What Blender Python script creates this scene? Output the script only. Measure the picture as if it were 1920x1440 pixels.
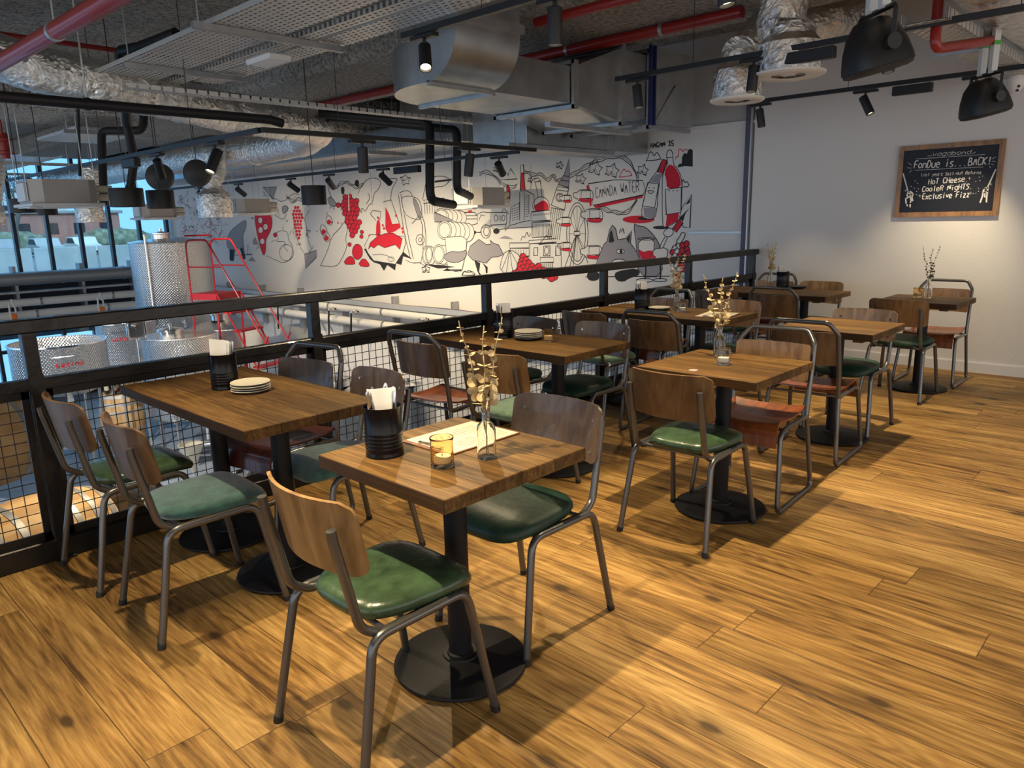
import bpy, math, random
from math import pi, sin, cos, sqrt, atan2, radians
from mathutils import Vector, Matrix
random.seed(7)
for o in list(bpy.data.objects): bpy.data.objects.remove(o)
S = bpy.context.scene; COL = S.collection
# ---------- camera, exposure, world, daylight ----------
F_PX = 1390.64
RIGHT = Vector((0.69002659, -0.72342811, -0.0226953))
DOWN = Vector((-0.17232136, -0.13374869, -0.97591836))
FWD = Vector((0.7029713, 0.6773205, -0.21695227))
EYE = Vector((0, 0, 1.46565))
cd = bpy.data.cameras.new('camera'); cam = bpy.data.objects.new('camera', cd); COL.objects.link(cam)
cd.sensor_width = 36; cd.lens = F_PX/1920*36; cd.clip_start = 0.05; cd.clip_end = 400
m = Matrix.Identity(4)
for i in range(3):
    m[i][0] = RIGHT[i]; m[i][1] = -DOWN[i]; m[i][2] = -FWD[i]; m[i][3] = EYE[i]
cam.matrix_world = m
S.camera = cam
S.view_settings.view_transform = 'Standard'; S.view_settings.look = 'None'
S.view_settings.gamma = 1; S.view_settings.use_curve_mapping = False
S.view_settings.exposure = 0.15
W = bpy.data.worlds.new('world'); S.world = W; W.use_nodes = True
# overcast daylight: cooler towards the glazed far side, near-white behind the camera
_n = W.node_tree.nodes; _l = W.node_tree.links.new; bg = _n['Background']; bg.inputs[1].default_value = 1.6
_tc = _n.new('ShaderNodeTexCoord'); _sp = _n.new('ShaderNodeSeparateXYZ'); _r = _n.new('ShaderNodeValToRGB'); _a = _n.new('ShaderNodeMath'); _a.operation = 'MULTIPLY_ADD'; _a.inputs[1].default_value = .5; _a.inputs[2].default_value = .5
_l(_tc.outputs['Generated'], _sp.inputs[0]); _l(_sp.outputs[1], _a.inputs[0]); _l(_a.outputs[0], _r.inputs[0]); _l(_r.outputs[0], bg.inputs[0])
_r.color_ramp.elements[0].position = .42; _r.color_ramp.elements[0].color = (.80, .76, .72, 1); _r.color_ramp.elements[1].position = .75; _r.color_ramp.elements[1].color = (.42, .64, .92, 1)
# ---------- helpers ----------
def ray(px, py): return FWD + RIGHT*((px-960)/F_PX) + DOWN*((py-720)/F_PX)
def onp(ax, val, px, py):
    d = ray(px, py); return EYE + d*((val-EYE[ax])/d[ax])
class MB:
    def __init__(s): s.v = []; s.f = []; s.m = []; s.mi = 0
    def add(s, vs, fs):
        n = len(s.v); s.v += [tuple(v) for v in vs]; s.f += [tuple(i+n for i in f) for f in fs]; s.m += [s.mi]*len(fs); return s
    def box(s, c, d, rz=0, M=None):
        vs = []
        for x in (-.5, .5):
            for y in (-.5, .5):
                for z in (-.5, .5):
                    p = Vector((x*d[0], y*d[1], z*d[2]))
                    if M: p = M @ p
                    if rz: p = Matrix.Rotation(rz, 3, 'Z') @ p
                    vs.append(p+Vector(c))
        return s.add(vs, [(0, 1, 3, 2), (4, 6, 7, 5), (0, 4, 5, 1), (2, 3, 7, 6), (0, 2, 6, 4), (1, 5, 7, 3)])
    def b2(s, a, b): return s.box([(a[i]+b[i])/2 for i in range(3)], [abs(b[i]-a[i]) for i in range(3)])
    def bb(s, a, b, r=.004):
        # box with chamfered edges
        lo = [min(a[i], b[i]) for i in range(3)]; hi = [max(a[i], b[i]) for i in range(3)]
        vs = []
        for ax in range(3):
            for sx in (0, 1):
                for sy in (0, 1):
                    for sz in (0, 1):
                        q = [(lo, hi)[k][i] for i, k in enumerate((sx, sy, sz))]
                        for i in range(3):
                            if i != ax: q[i] += r*(1-2*(sx, sy, sz)[i])
                        vs.append(q)
        I = lambda ax, x, y, z: ax*8+x*4+y*2+z
        fs = []
        for k in (0, 1):
            fs += [(I(0, k, 0, 0), I(0, k, 1, 0), I(0, k, 1, 1), I(0, k, 0, 1)), (I(1, 0, k, 0), I(1, 1, k, 0), I(1, 1, k, 1), I(1, 0, k, 1)), (I(2, 0, 0, k), I(2, 1, 0, k), I(2, 1, 1, k), I(2, 0, 1, k))]
        for p in (0, 1):
            for q in (0, 1):
                fs += [(I(0, p, q, 0), I(1, p, q, 0), I(1, p, q, 1), I(0, p, q, 1)), (I(0, p, 0, q), I(2, p, 0, q), I(2, p, 1, q), I(0, p, 1, q)), (I(1, 0, p, q), I(2, 0, p, q), I(2, 1, p, q), I(1, 1, p, q))]
                for t in (0, 1): fs.append((I(0, p, q, t), I(1, p, q, t), I(2, p, q, t)))
        return s.add(vs, fs)
    def loft(s, rings, closed=True, caps=True, loop=False):
        n = len(rings[0]); vs = [p for r in rings for p in r]; fs = []
        R = len(rings)
        for i in range(R if loop else R-1):
            for j in range(n if closed else n-1):
                a = i*n+j; b = i*n+(j+1) % n; c = ((i+1) % R)*n+(j+1) % n; d = ((i+1) % R)*n+j
                fs.append((a, b, c, d))
        if caps and not loop:
            fs.append(tuple(range(n-1, -1, -1))); fs.append(tuple((R-1)*n+j for j in range(n)))
        return s.add(vs, fs)
    def cyl(s, p0, p1, r0, r1=None, n=16, caps=True):
        r1 = r0 if r1 is None else r1
        p0 = Vector(p0); p1 = Vector(p1); d = (p1-p0).normalized()
        u = d.orthogonal().normalized(); w = d.cross(u)
        return s.loft([[p+u*(r*cos(2*pi*k/n))+w*(r*sin(2*pi*k/n)) for k in range(n)] for p, r in ((p0, r0), (p1, r1))], caps=caps)
    def lathe(s, prof, c=(0, 0, 0), n=24, ax='z', M=None, cap=True):
        rings = []
        for r, h in prof:
            ring = []
            for k in range(n):
                a = 2*pi*k/n; p = Vector((r*cos(a), r*sin(a), h))
                if ax == 'x': p = Vector((h, r*cos(a), r*sin(a)))
                if ax == 'y': p = Vector((r*sin(a), h, r*cos(a)))
                if M: p = M @ p
                ring.append(p+Vector(c))
            rings.append(ring)
        return s.loft(rings, caps=cap)
    def tube(s, pts, r, n=8, fil=0, seg=5, caps=True, loop=False, sx=1):
        P = fillet([Vector(p) for p in pts], fil, seg, loop) if fil else [Vector(p) for p in pts]
        N = len(P); T = []
        for i in range(N):
            a = P[i-1] if (i or loop) else P[i]; b = P[(i+1) % N] if (i < N-1 or loop) else P[i]
            T.append((b-a).normalized())
        u = T[0].orthogonal().normalized()
        if abs(T[0].z) < .9: u = (Vector((0, 0, 1))-T[0]*T[0].z).normalized()
        rings = []
        for i in range(N):
            u = (u-T[i]*u.dot(T[i])).normalized(); w = T[i].cross(u)
            rr = r(i/(N-1)) if callable(r) else r
            rings.append([P[i]+u*(rr*cos(2*pi*k/n+pi/n))+w*(sx*rr*sin(2*pi*k/n+pi/n)) for k in range(n)])
        return s.loft(rings, caps=caps, loop=loop)
    def grid(s, fn, nu, nv, flip=False):
        vs = [fn(i/nu, j/nv) for i in range(nu+1) for j in range(nv+1)]; fs = []
        for i in range(nu):
            for j in range(nv):
                a = i*(nv+1)+j; f = (a, a+nv+1, a+nv+2, a+1); fs.append(f[::-1] if flip else f)
        return s.add(vs, fs)
    def sheet(s, fn, nu, nv, th):
        # thick curved sheet: fn(u,v)->(point, normal)
        A = [[fn(i/nu, j/nv) for j in range(nv+1)] for i in range(nu+1)]
        vs = []
        for sg in (0, 1):
            for i in range(nu+1):
                for j in range(nv+1):
                    p, nn = A[i][j]; vs.append(Vector(p)+Vector(nn)*(th*(sg-.5)))
        K = (nu+1)*(nv+1); I = lambda sg, i, j: sg*K+i*(nv+1)+j; fs = []
        for i in range(nu):
            for j in range(nv):
                fs.append((I(1, i, j), I(1, i+1, j), I(1, i+1, j+1), I(1, i, j+1))); fs.append((I(0, i, j+1), I(0, i+1, j+1), I(0, i+1, j), I(0, i, j)))
        for i in range(nu):
            fs.append((I(0, i, 0), I(0, i+1, 0), I(1, i+1, 0), I(1, i, 0))); fs.append((I(1, i, nv), I(1, i+1, nv), I(0, i+1, nv), I(0, i, nv)))
        for j in range(nv):
            fs.append((I(0, 0, j+1), I(0, 0, j), I(1, 0, j), I(1, 0, j+1))); fs.append((I(0, nu, j), I(0, nu, j+1), I(1, nu, j+1), I(1, nu, j)))
        return s.add(vs, fs)
    def build(s, name, mat, parent=None, smooth=False, loc=None, ang=40):
        me = bpy.data.meshes.new(name); me.from_pydata(s.v, [], s.f)
        mats = mat if isinstance(mat, (list, tuple)) else [mat]
        for x in mats: me.materials.append(x)
        if len(mats) > 1: me.polygons.foreach_set('material_index', s.m)
        import bmesh
        b = bmesh.new(); b.from_mesh(me); bmesh.ops.recalc_face_normals(b, faces=b.faces)
        if smooth:
            for f in b.faces: f.smooth = True
            lim = radians(ang)
            for e in b.edges:
                if len(e.link_faces) == 2 and e.calc_face_angle(0) > lim: e.smooth = False
        b.to_mesh(me); b.free()
        o = bpy.data.objects.new(name, me); COL.objects.link(o)
        if loc: o.location = loc
        if parent: o.parent = parent
        return o
def fillet(P, r, seg, loop=False):
    out = []; N = len(P)
    for i in range(N):
        if not loop and (i == 0 or i == N-1): out.append(P[i]); continue
        a = P[i-1]-P[i]; b = P[(i+1) % N]-P[i]; la, lb = a.length, b.length
        if la < 1e-6 or lb < 1e-6: continue
        a.normalize(); b.normalize(); ang = a.angle(b)
        if ang > radians(176): out.append(P[i]); continue
        d = min(r/math.tan(ang/2), la*.49, lb*.49); p0 = P[i]+a*d; p1 = P[i]+b*d
        for k in range(seg+1):
            t = k/seg; out.append(p0*(1-t)**2+P[i]*2*t*(1-t)+p1*t*t)
    return out
def empty(name, loc=(0, 0, 0), rz=0):
    o = bpy.data.objects.new(name, None); COL.objects.link(o); o.location = loc; o.rotation_euler = (0, 0, rz); o.empty_display_size = .1; return o
def tag(o, label=None, cat=None, group=None, kind=None):
    if label: o['label'] = label
    if cat: o['category'] = cat
    if group: o['group'] = group
    if kind: o['kind'] = kind
    return o
def struct(o): o['kind'] = 'structure'; return o
def copy_tree(o, parent=None):
    c = o.copy(); COL.objects.link(c)
    if parent: c.parent = parent
    for ch in list(o.children): copy_tree(ch, c)
    return c
# ---------- materials ----------
def mat(name, col, rough=.5, metal=0, bump=0, bscale=40, coat=0, spec=.5, trans=0, emit=None, estr=0, sheen=0, var=0, vscale=6, ior=1.45):
    m = bpy.data.materials.new(name); m.use_nodes = True; nt = m.node_tree; b = nt.nodes['Principled BSDF']; L = nt.links.new
    b.inputs['Base Color'].default_value = (*col, 1); b.inputs['Roughness'].default_value = rough; b.inputs['Metallic'].default_value = metal
    b.inputs['Coat Weight'].default_value = coat; b.inputs['Specular IOR Level'].default_value = spec
    b.inputs['Transmission Weight'].default_value = trans; b.inputs['Sheen Weight'].default_value = sheen; b.inputs['IOR'].default_value = ior
    if emit: b.inputs['Emission Color'].default_value = (*emit, 1); b.inputs['Emission Strength'].default_value = estr
    if bump or var:
        tc = nt.nodes.new('ShaderNodeTexCoord')
    if bump:
        n = nt.nodes.new('ShaderNodeTexNoise'); n.inputs['Scale'].default_value = bscale; n.inputs['Detail'].default_value = 4; L(tc.outputs['Object'], n.inputs['Vector'])
        bp = nt.nodes.new('ShaderNodeBump'); bp.inputs['Strength'].default_value = bump; bp.inputs['Distance'].default_value = .02; L(n.outputs['Fac'], bp.inputs['Height']); L(bp.outputs[0], b.inputs['Normal'])
    if var:
        n2 = nt.nodes.new('ShaderNodeTexNoise'); n2.inputs['Scale'].default_value = vscale; n2.inputs['Detail'].default_value = 5; L(tc.outputs['Object'], n2.inputs['Vector'])
        r = nt.nodes.new('ShaderNodeValToRGB'); r.color_ramp.elements[0].position = .3; r.color_ramp.elements[1].position = .7
        r.color_ramp.elements[0].color = (*[c*(1-var) for c in col], 1); r.color_ramp.elements[1].color = (*[min(1, c*(1+var)) for c in col], 1)
        L(n2.outputs['Fac'], r.inputs[0]); L(r.outputs[0], b.inputs['Base Color'])
    return m
class NT:
    def __init__(s, name):
        s.m = bpy.data.materials.new(name); s.m.use_nodes = True; s.nt = s.m.node_tree; s.b = s.nt.nodes['Principled BSDF']
    def n(s, t, **k):
        x = s.nt.nodes.new('ShaderNode'+t)
        for a, v in k.items():
            if a in ('operation', 'blend_type', 'data_type', 'feature', 'wave_type', 'bands_direction', 'noise_dimensions', 'distance', 'voronoi_dimensions', 'rings_direction'): setattr(x, a, v)
            else:
                i = x.inputs[a.replace('_', ' ')]
                if hasattr(v, 'is_output') or isinstance(v, bpy.types.NodeSocket): s.nt.links.new(v, i)
                else: i.default_value = v
        return x
    def math(s, op, a, b=0.0, c=None):
        x = s.nt.nodes.new('ShaderNodeMath'); x.operation = op
        for i, v in enumerate((a, b) if c is None else (a, b, c)):
            if isinstance(v, bpy.types.NodeSocket): s.nt.links.new(v, x.inputs[i])
            else: x.inputs[i].default_value = v
        return x.outputs[0]
    def xyz(s, v):
        x = s.nt.nodes.new('ShaderNodeSeparateXYZ'); s.nt.links.new(v, x.inputs[0]); return x.outputs
    def comb(s, a, b, c):
        x = s.nt.nodes.new('ShaderNodeCombineXYZ')
        for i, v in enumerate((a, b, c)):
            if isinstance(v, bpy.types.NodeSocket): s.nt.links.new(v, x.inputs[i])
            else: x.inputs[i].default_value = v
        return x.outputs[0]
    def ramp(s, f, *st):
        x = s.nt.nodes.new('ShaderNodeValToRGB'); s.nt.links.new(f, x.inputs[0]); e = x.color_ramp.elements
        while len(e) < len(st): e.new(.5)
        for i, (p, c) in enumerate(st):
            e[i].position = p; e[i].color = (*c, 1) if isinstance(c, (tuple, list)) else (c, c, c, 1)
        return x.outputs[0]
    def mix(s, f, a, b, t='MIX'):
        x = s.nt.nodes.new('ShaderNodeMix'); x.data_type = 'RGBA'; x.blend_type = t
        for k, v in ((0, f), (6, a), (7, b)):
            if isinstance(v, bpy.types.NodeSocket): s.nt.links.new(v, x.inputs[k])
            else: x.inputs[k].default_value = v if k == 0 else (*v, 1)
        return x.outputs[2]
    def link(s, o, i): s.nt.links.new(o, s.b.inputs[i])
    def bump(s, h, st, dist=.01):
        x = s.nt.nodes.new('ShaderNodeBump'); x.inputs['Strength'].default_value = st; x.inputs['Distance'].default_value = dist
        s.nt.links.new(h, x.inputs['Height']); s.nt.links.new(x.outputs[0], s.b.inputs['Normal'])
def planks(name, w, L, dark, mid, light, rough, knots=True, gap=.003, ax=0, contrast=1.0, coat=0):
    # boards running along Y (ax=0) split every w in X
    t = NT(name); tc = t.n('TexCoord').outputs['Object']; o = t.xyz(tc)
    if not knots:
        oi = t.n('ObjectInfo').outputs['Random']; tc2 = t.math('MULTIPLY', oi, 37.0)
    X, Y = (o[0], o[1]) if ax == 0 else (o[1], o[0])
    row = t.math('FLOOR', t.math('DIVIDE', X, w))
    wn = t.n('TexWhiteNoise', noise_dimensions='1D', W=row).outputs['Value']
    ys = t.math('ADD', Y, t.math('MULTIPLY', wn, L*3.7)); col = t.math('FLOOR', t.math('DIVIDE', ys, L))
    v3 = t.comb(row, col, 0.0 if knots else oi)
    rnd = t.n('TexWhiteNoise', Vector=v3).outputs
    rv = rnd['Value']; off = t.math('MULTIPLY', rv, 23.0)
    zz = t.math('ADD', t.math('MULTIPLY', o[2], 1.0), t.math('MULTIPLY', rv, 9.0)); Xo = t.math('ADD', X, off)
    gc = t.comb(Xo, t.math('MULTIPLY', Y, .10), zz)
    n1 = t.n('TexNoise', Vector=gc, Scale=5.0, Detail=3.0, Roughness=.55, Distortion=.2).outputs['Fac']
    n2 = t.n('TexNoise', Vector=t.comb(Xo, t.math('MULTIPLY', Y, .035), zz), Scale=150.0, Detail=3.0, Roughness=.7).outputs['Fac']
    n4 = t.n('TexNoise', Vector=t.comb(Xo, t.math('MULTIPLY', Y, .05), zz), Scale=44.0, Detail=5.0, Roughness=.7).outputs['Fac']
    n3 = t.n('TexNoise', Vector=t.comb(Xo, t.math('MULTIPLY', Y, .14), rv), Scale=4.5, Detail=1.5).outputs['Fac']
    fig = t.math('MULTIPLY_ADD', t.math('SINE', t.math('MULTIPLY', n3, 150.0)), .5, .5)
    g = t.math('ADD', t.math('MULTIPLY', n1, .42), t.math('ADD', t.math('MULTIPLY', n4, .53), t.math('MULTIPLY', fig, .05)))
    c = t.ramp(g, (.5-.17/contrast, dark), (.5, mid), (.5+.15/contrast, light))
    f2 = t.ramp(n2, (.32, .60), (.62, 1.08))
    c = t.mix(.75, c, f2, 'MULTIPLY')
    tint = t.ramp(rv, (0, .72), (.5, 1.0), (1, 1.22)); c = t.mix(.8, c, tint, 'MULTIPLY')
    if knots:
        kv = t.comb(t.math('ADD', t.math('MULTIPLY', X, 1.0), t.math('MULTIPLY', n3, .12)), t.math('MULTIPLY', Y, .5), 0.0)
        vo = t.n('TexVoronoi', voronoi_dimensions='2D', Vector=kv, Scale=2.6, Randomness=1.0).outputs
        k = t.ramp(vo['Distance'], (.034, 1.0), (.065, .42), (.20, 0.0))
        pick = t.math('GREATER_THAN', t.xyz(vo['Color'])[0], .35)
        c = t.mix(t.math('MULTIPLY', t.math('MULTIPLY', k, pick), .88), c, (.035, .018, .008))
    fx = t.math('FRACT', t.math('DIVIDE', X, w)); fy = t.math('FRACT', t.math('DIVIDE', ys, L))
    ex = t.math('MULTIPLY', t.math('MINIMUM', fx, t.math('SUBTRACT', 1.0, fx)), w)
    ey = t.math('MULTIPLY', t.math('MINIMUM', fy, t.math('SUBTRACT', 1.0, fy)), L)
    e = t.math('MINIMUM', ex, ey); gm = t.math('LESS_THAN', e, gap*.5)
    c = t.mix(t.math('MULTIPLY', gm, .8), c, (.03, .016, .008))
    t.link(c, 'Base Color')
    rr = t.ramp(n2, (.2, rough*1.25), (.8, rough*.85)); t.link(rr, 'Roughness')
    h = t.math('ADD', t.math('MULTIPLY', n2, .25), t.math('MULTIPLY', t.ramp(e, (0, 0.0), (.004, 1.0)), 1.0))
    t.bump(h, .35, .004); t.b.inputs['Coat Weight'].default_value = coat; t.b.inputs['Specular IOR Level'].default_value = .22
    return t.m
def plywood(name, dark, light, rough=.35):
    t = NT(name); tc = t.n('TexCoord').outputs['Object']; o = t.xyz(tc); oi = t.n('ObjectInfo').outputs['Random']
    v = t.comb(t.math('MULTIPLY', o[0], .6), t.math('ADD', o[1], t.math('MULTIPLY', oi, 9.0)), t.math('MULTIPLY', o[2], .22))
    n = t.n('TexNoise', Vector=v, Scale=16.0, Detail=5.0, Distortion=1.2).outputs['Fac']
    n2 = t.n('TexNoise', Vector=v, Scale=90.0, Detail=3.0).outputs['Fac']
    c = t.ramp(n, (.36, dark), (.62, light)); c = t.mix(.5, c, t.ramp(n2, (.3, .72), (.7, 1.05)), 'MULTIPLY')
    t.link(c, 'Base Color'); t.b.inputs['Roughness'].default_value = rough; t.b.inputs['Coat Weight'].default_value = .25
    return t.m
M = {}
M['floor'] = planks('oak_floor', .19, 1.9, (.080, .038, .012), (.31, .170, .050), (.50, .310, .105), .47, contrast=1.25)
M['table'] = planks('table_oak', .15, 9.0, (.034, .016, .006), (.110, .056, .016), (.21, .118, .034), .55, knots=False, gap=.0045)
M['batten'] = mat('batten_wood', (.10, .05, .02), .5, var=.3, vscale=9)
M['ply'] = plywood('plywood_brown', (.105, .055, .022), (.19, .105, .045))
M['ply_gold'] = plywood('plywood_golden', (.20, .105, .035), (.36, .205, .08))
M['ply_dark'] = plywood('plywood_grey_brown', (.085, .052, .033), (.15, .098, .064))
M['ply_edge'] = mat('plywood_edge', (.24, .13, .055), .5)
M['steel'] = mat('gunmetal_tube', (.135, .132, .13), .30, .75, coat=.3, var=.1)
M['rubber'] = mat('rubber_black', (.012, .012, .013), .6)
M['base'] = mat('cast_iron_black', (.008, .008, .010), .5, 0, spec=.3, bump=.1, bscale=180)
M['leather'] = mat('green_leather', (.034, .064, .032), .27, coat=.2, bump=.12, bscale=30, var=.45, vscale=14)
M['leather_dk'] = mat('dark_green_leather', (.012, .042, .026), .48, bump=.12, bscale=30, var=.35, vscale=12)
M['velvet'] = mat('teal_velvet', (.030, .100, .085), .85, sheen=.6, bump=.2, bscale=120, var=.45, vscale=24)
M['velvet_lt'] = mat('pale_green_velvet', (.14, .25, .14), .85, sheen=.6, bump=.2, bscale=120, var=.3, vscale=24)
M['tan'] = plywood('russet_plywood', (.13, .035, .012), (.27, .075, .022), .3)
M['oxblood'] = plywood('oxblood_plywood', (.06, .018, .012), (.12, .032, .020), .3)
M['rail'] = mat('railing_black_steel', (.010, .008, .007), .34, .2, coat=.12, bump=.1, bscale=25, var=.6, vscale=5)
M['wire'] = mat('mesh_wire', (.018, .015, .014), .5, .2)
M['white'] = mat('white_wall', (.70, .69, .68), .75, bump=.08, bscale=60)
M['skirt'] = mat('white_skirting', (.74, .74, .74), .45)
M['chrome'] = mat('polished_steel', (.78, .78, .78), .16, 1)
M['blackgloss'] = mat('black_gloss_enamel', (.003, .003, .005), .22, 0, spec=.35)
M['ceramic'] = mat('cream_stoneware', (.58, .55, .46), .25)
M['ceramic_dk'] = mat('dark_stoneware', (.02, .02, .022), .4)
M['napkin'] = mat('white_paper', (.66, .65, .64), .9)
M['paper'] = mat('menu_paper', (.62, .56, .42), .85)
M['matte'] = mat('matte_black', (.010, .010, .012), .45)
# ---------- setting ----------
YR, XW, ZLOW = 3.70, 7.72, -2.30
fl = MB(); fl.b2((-4.2, -4.2, -.30), (XW, YR+.02, 0)); struct(fl.build('floor', M['floor']))
M['slabedge'] = mat('floor_slab_paint', (.05, .05, .05), .6)
w = MB(); w.b2((XW, -4.2, 0), (XW+.3, 3.80, 3.45)); struct(w.build('wall_right', M['white']))
bs = MB(); bs.b2((XW-.016, -4.2, 0), (XW, YR-.08, .088)); bs.b2((XW-.012, -4.2, .088), (XW, YR-.08, .096)); struct(bs.build('baseboard_right', M['skirt']))
# mural wall: white panels up to 2.4 m, unpainted blockwork lining above
w = MB(); w.b2((XW+.03, 3.80, ZLOW), (XW+.3, 19.3, 2.40)); struct(w.build('wall_mural', M['white']))
M['greywall'] = mat('grey_lining', (.50, .50, .51), .8, var=.12, vscale=1.5)
w = MB(); w.b2((XW+.06, 3.80, 2.40), (XW+.3, 19.3, 3.45)); struct(w.build('wall_upper', M['greywall']))
tr = MB(); tr.b2((XW+.005, 3.80, 2.395), (XW+.06, 19.3, 2.43)); struct(tr.build('trim_1', M['skirt']))
# ceiling: sprayed concrete slab and downstand beams
def spray():
    t = NT('sprayed_concrete'); tc = t.n('TexCoord').outputs['Object']
    a = t.n('TexNoise', Vector=tc, Scale=22.0, Detail=5.0, Roughness=.7).outputs['Fac']; b = t.n('TexVoronoi', Vector=tc, Scale=34.0).outputs['Distance']
    big = t.n('TexNoise', Vector=tc, Scale=.8, Detail=2.0).outputs['Fac']
    c = t.ramp(a, (.33, (.17, .165, .155)), (.6, (.58, .56, .52))); c = t.mix(.5, c, t.ramp(big, (.35, .75), (.65, 1.1)), 'MULTIPLY'); t.link(c, 'Base Color')
    t.b.inputs['Roughness'].default_value = .95; t.bump(t.math('ADD', a, t.math('MULTIPLY', b, .6)), 1.0, .05); return t.m
M['spray'] = spray()
c = MB(); c.b2((-4.5, -4.5, 3.35), (XW+.3, 19.3, 3.6)); struct(c.build('ceiling', M['spray']))
for i, (x0, x1, y0) in enumerate(((4.55, 6.15, 1.5), (.2, 1.5, -4.4))):
    c = MB(); c.bb((x0, y0, 3.0), (x1, 19.0, 3.35), .06); struct(c.build('ceiling_beam', M['spray']))
c = MB(); c.bb((-4, 9.8, 2.78), (XW+.05, 11.2, 3.35), .06); struct(c.build('ceiling_beam', M['spray']))
# lower hall floor
def conc():
    t = NT('lower_floor_resin'); tc = t.n('TexCoord').outputs['Object']
    a = t.n('TexNoise', Vector=tc, Scale=1.4, Detail=5.0).outputs['Fac']; c = t.ramp(a, (.3, (.20, .25, .31)), (.7, (.34, .39, .44))); t.link(c, 'Base Color'); t.b.inputs['Roughness'].default_value = .22; return t.m
fl = MB(); fl.b2((-6, YR+.05, ZLOW-.2), (XW+.3, 19.3, ZLOW)); struct(fl.build('floor_lower', conc()))
w = MB(); w.b2((-4.2, YR-.25, ZLOW), (XW, YR-.05, -.30)); struct(w.build('wall_under_mezzanine', M['slabedge']))
# ---------- railing ----------
RX = [-.53, .84, 2.235, 3.605, 4.955, 6.29, 7.60]
rl = empty('mezzanine_railing', (0, YR, 0))
tag(rl, 'black steel railing with wire mesh infill along the open mezzanine edge', 'railing')
mb = MB(); mb.bb((RX[0]-1.4, -.035, 1.035), (7.68, .035, 1.095), .006); mb.build('top_rail', M['rail'], rl)
mb = MB()
mb.bb((RX[0]-1.4, -.028, .785), (7.66, .028, .835), .005); mb.build('middle_rail', M['rail'], rl)
mb = MB(); mb.bb((RX[0]-1.4, -.035, .0), (7.66, .03, .10), .005); mb.build('bottom_rail', M['rail'], rl)
for x in RX:
    mb = MB(); mb.bb((x-.028, -.028, .0), (x+.028, .028, 1.04), .004); mb.bb((x-.045, -.05, 0), (x+.045, .045, .012), .003)
    mb.box((x, -.03, .81), (.06, .006, .09)); mb.build('post', M['rail'], rl)
xs = [RX[0]-1.4]+RX
for k in range(len(RX)):
    a = xs[k]+.028; b = xs[k+1]-.028
    mb = MB()
    for (x0, x1, z0, z1) in ((a, a+.035, .10, .785), (b-.035, b, .10, .785), (a, b, .10, .135), (a, b, .75, .785)): mb.b2((x0+.002, -.006, z0), (x1-.002, .006, z1))
    fr = mb.build('panel_frame', M['rail'], rl)
    mb = MB(); n = int((b-a-.07)/.05)
    for i in range(1, n+1):
        x = a+.035+(b-a-.07)*i/(n+1); mb.box((x, 0, .4425), (.0032, .0032, .62))
    for i in range(1, 13): mb.box(((a+b)/2, .003, .135+.615*i/13), (b-a-.07, .0032, .0032))
    mb.build('wire_mesh', M['wire'], fr)
# ---------- tables ----------
def pedestal(root, x, y):
    mb = MB(); mb.lathe([(.0, .004), (.222, .004), (.226, .010), (.224, .016), (.215, .020), (.06, .034), (.058, .040), (.0, .040)], (x, y, 0), 40); mb.lathe([(0, 0), (.012, 0), (.012, .01)], (x+.15, y-.12, 0), 8)
    b = mb.build('base', M['base'], root, True)
    mb = MB(); mb.cyl((x, y, .03), (x, y, .70), .038, n=20); mb.lathe([(.045, .035), (.045, .045), (.038, .05)], (x, y, 0), 20); mb.build('pole', M['base'], root, True)
def table(x0, x1, y0, y1, label, group, two):
    cx, cy = (x0+x1)/2, (y0+y1)/2; L, Wd = y1-y0, x1-x0
    t = empty('dining_table', (cx, cy, 0)); tag(t, label, 'table', group)
    mb = MB(); mb.bb((-Wd/2, -L/2, .708), (Wd/2, L/2, .75), .0025); mb.build('tabletop', M['table'], t)
    for s in (-1, 1):
        mb = MB(); mb.b2((-Wd/2+.05, s*(L/2-.10)-.03, .688), (Wd/2-.05, s*(L/2-.10)+.03, .708)); mb.build('batten', M['batten'], t)
    for yy in ((-L*.245, L*.245) if two else (0,)):
        pedestal(t, 0, yy)
        mb = MB(); mb.box((0, yy, .699), (.34, .05, .012)); mb.box((0, yy, .699), (.05, .34, .012)); mb.build('support_plate', M['base'], t)
    return t
RT = 'rectangular oak tables along the railing'; SQ = 'square oak tables in the outer row'
table(1.165, 1.765, 2.455, 3.655, 'nearest rectangular oak table by the railing, with a can of napkins and stacked plates', RT, True)
table(2.97, 3.57, 2.47, 3.655, 'second rectangular oak table along the railing, its plates stacked four high beside a tealight', RT, True)
table(4.60, 5.20, 2.47, 3.655, 'third rectangular oak table along the railing, holding a clipboard menu and flowers', RT, True)
table(6.47, 7.07, 2.47, 3.655, 'farthest rectangular oak table, in the corner by the white wall', RT, True)
table(1.19, 1.79, 1.404, 2.009, 'nearest square oak table, set with clipboard menu, cutlery can and bottle vase', SQ, False)
table(2.99, 3.60, 1.41, 2.03, 'second square oak table with a clear tealight glass and golden dried leaves', SQ, False)
table(4.59, 5.19, 1.46, 2.07, 'empty-looking third square oak table with nothing standing on it', SQ, False)
table(6.43, 7.03, 1.46, 2.06, 'farthest square oak table, below the chalkboard near the white wall', SQ, False)
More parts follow.
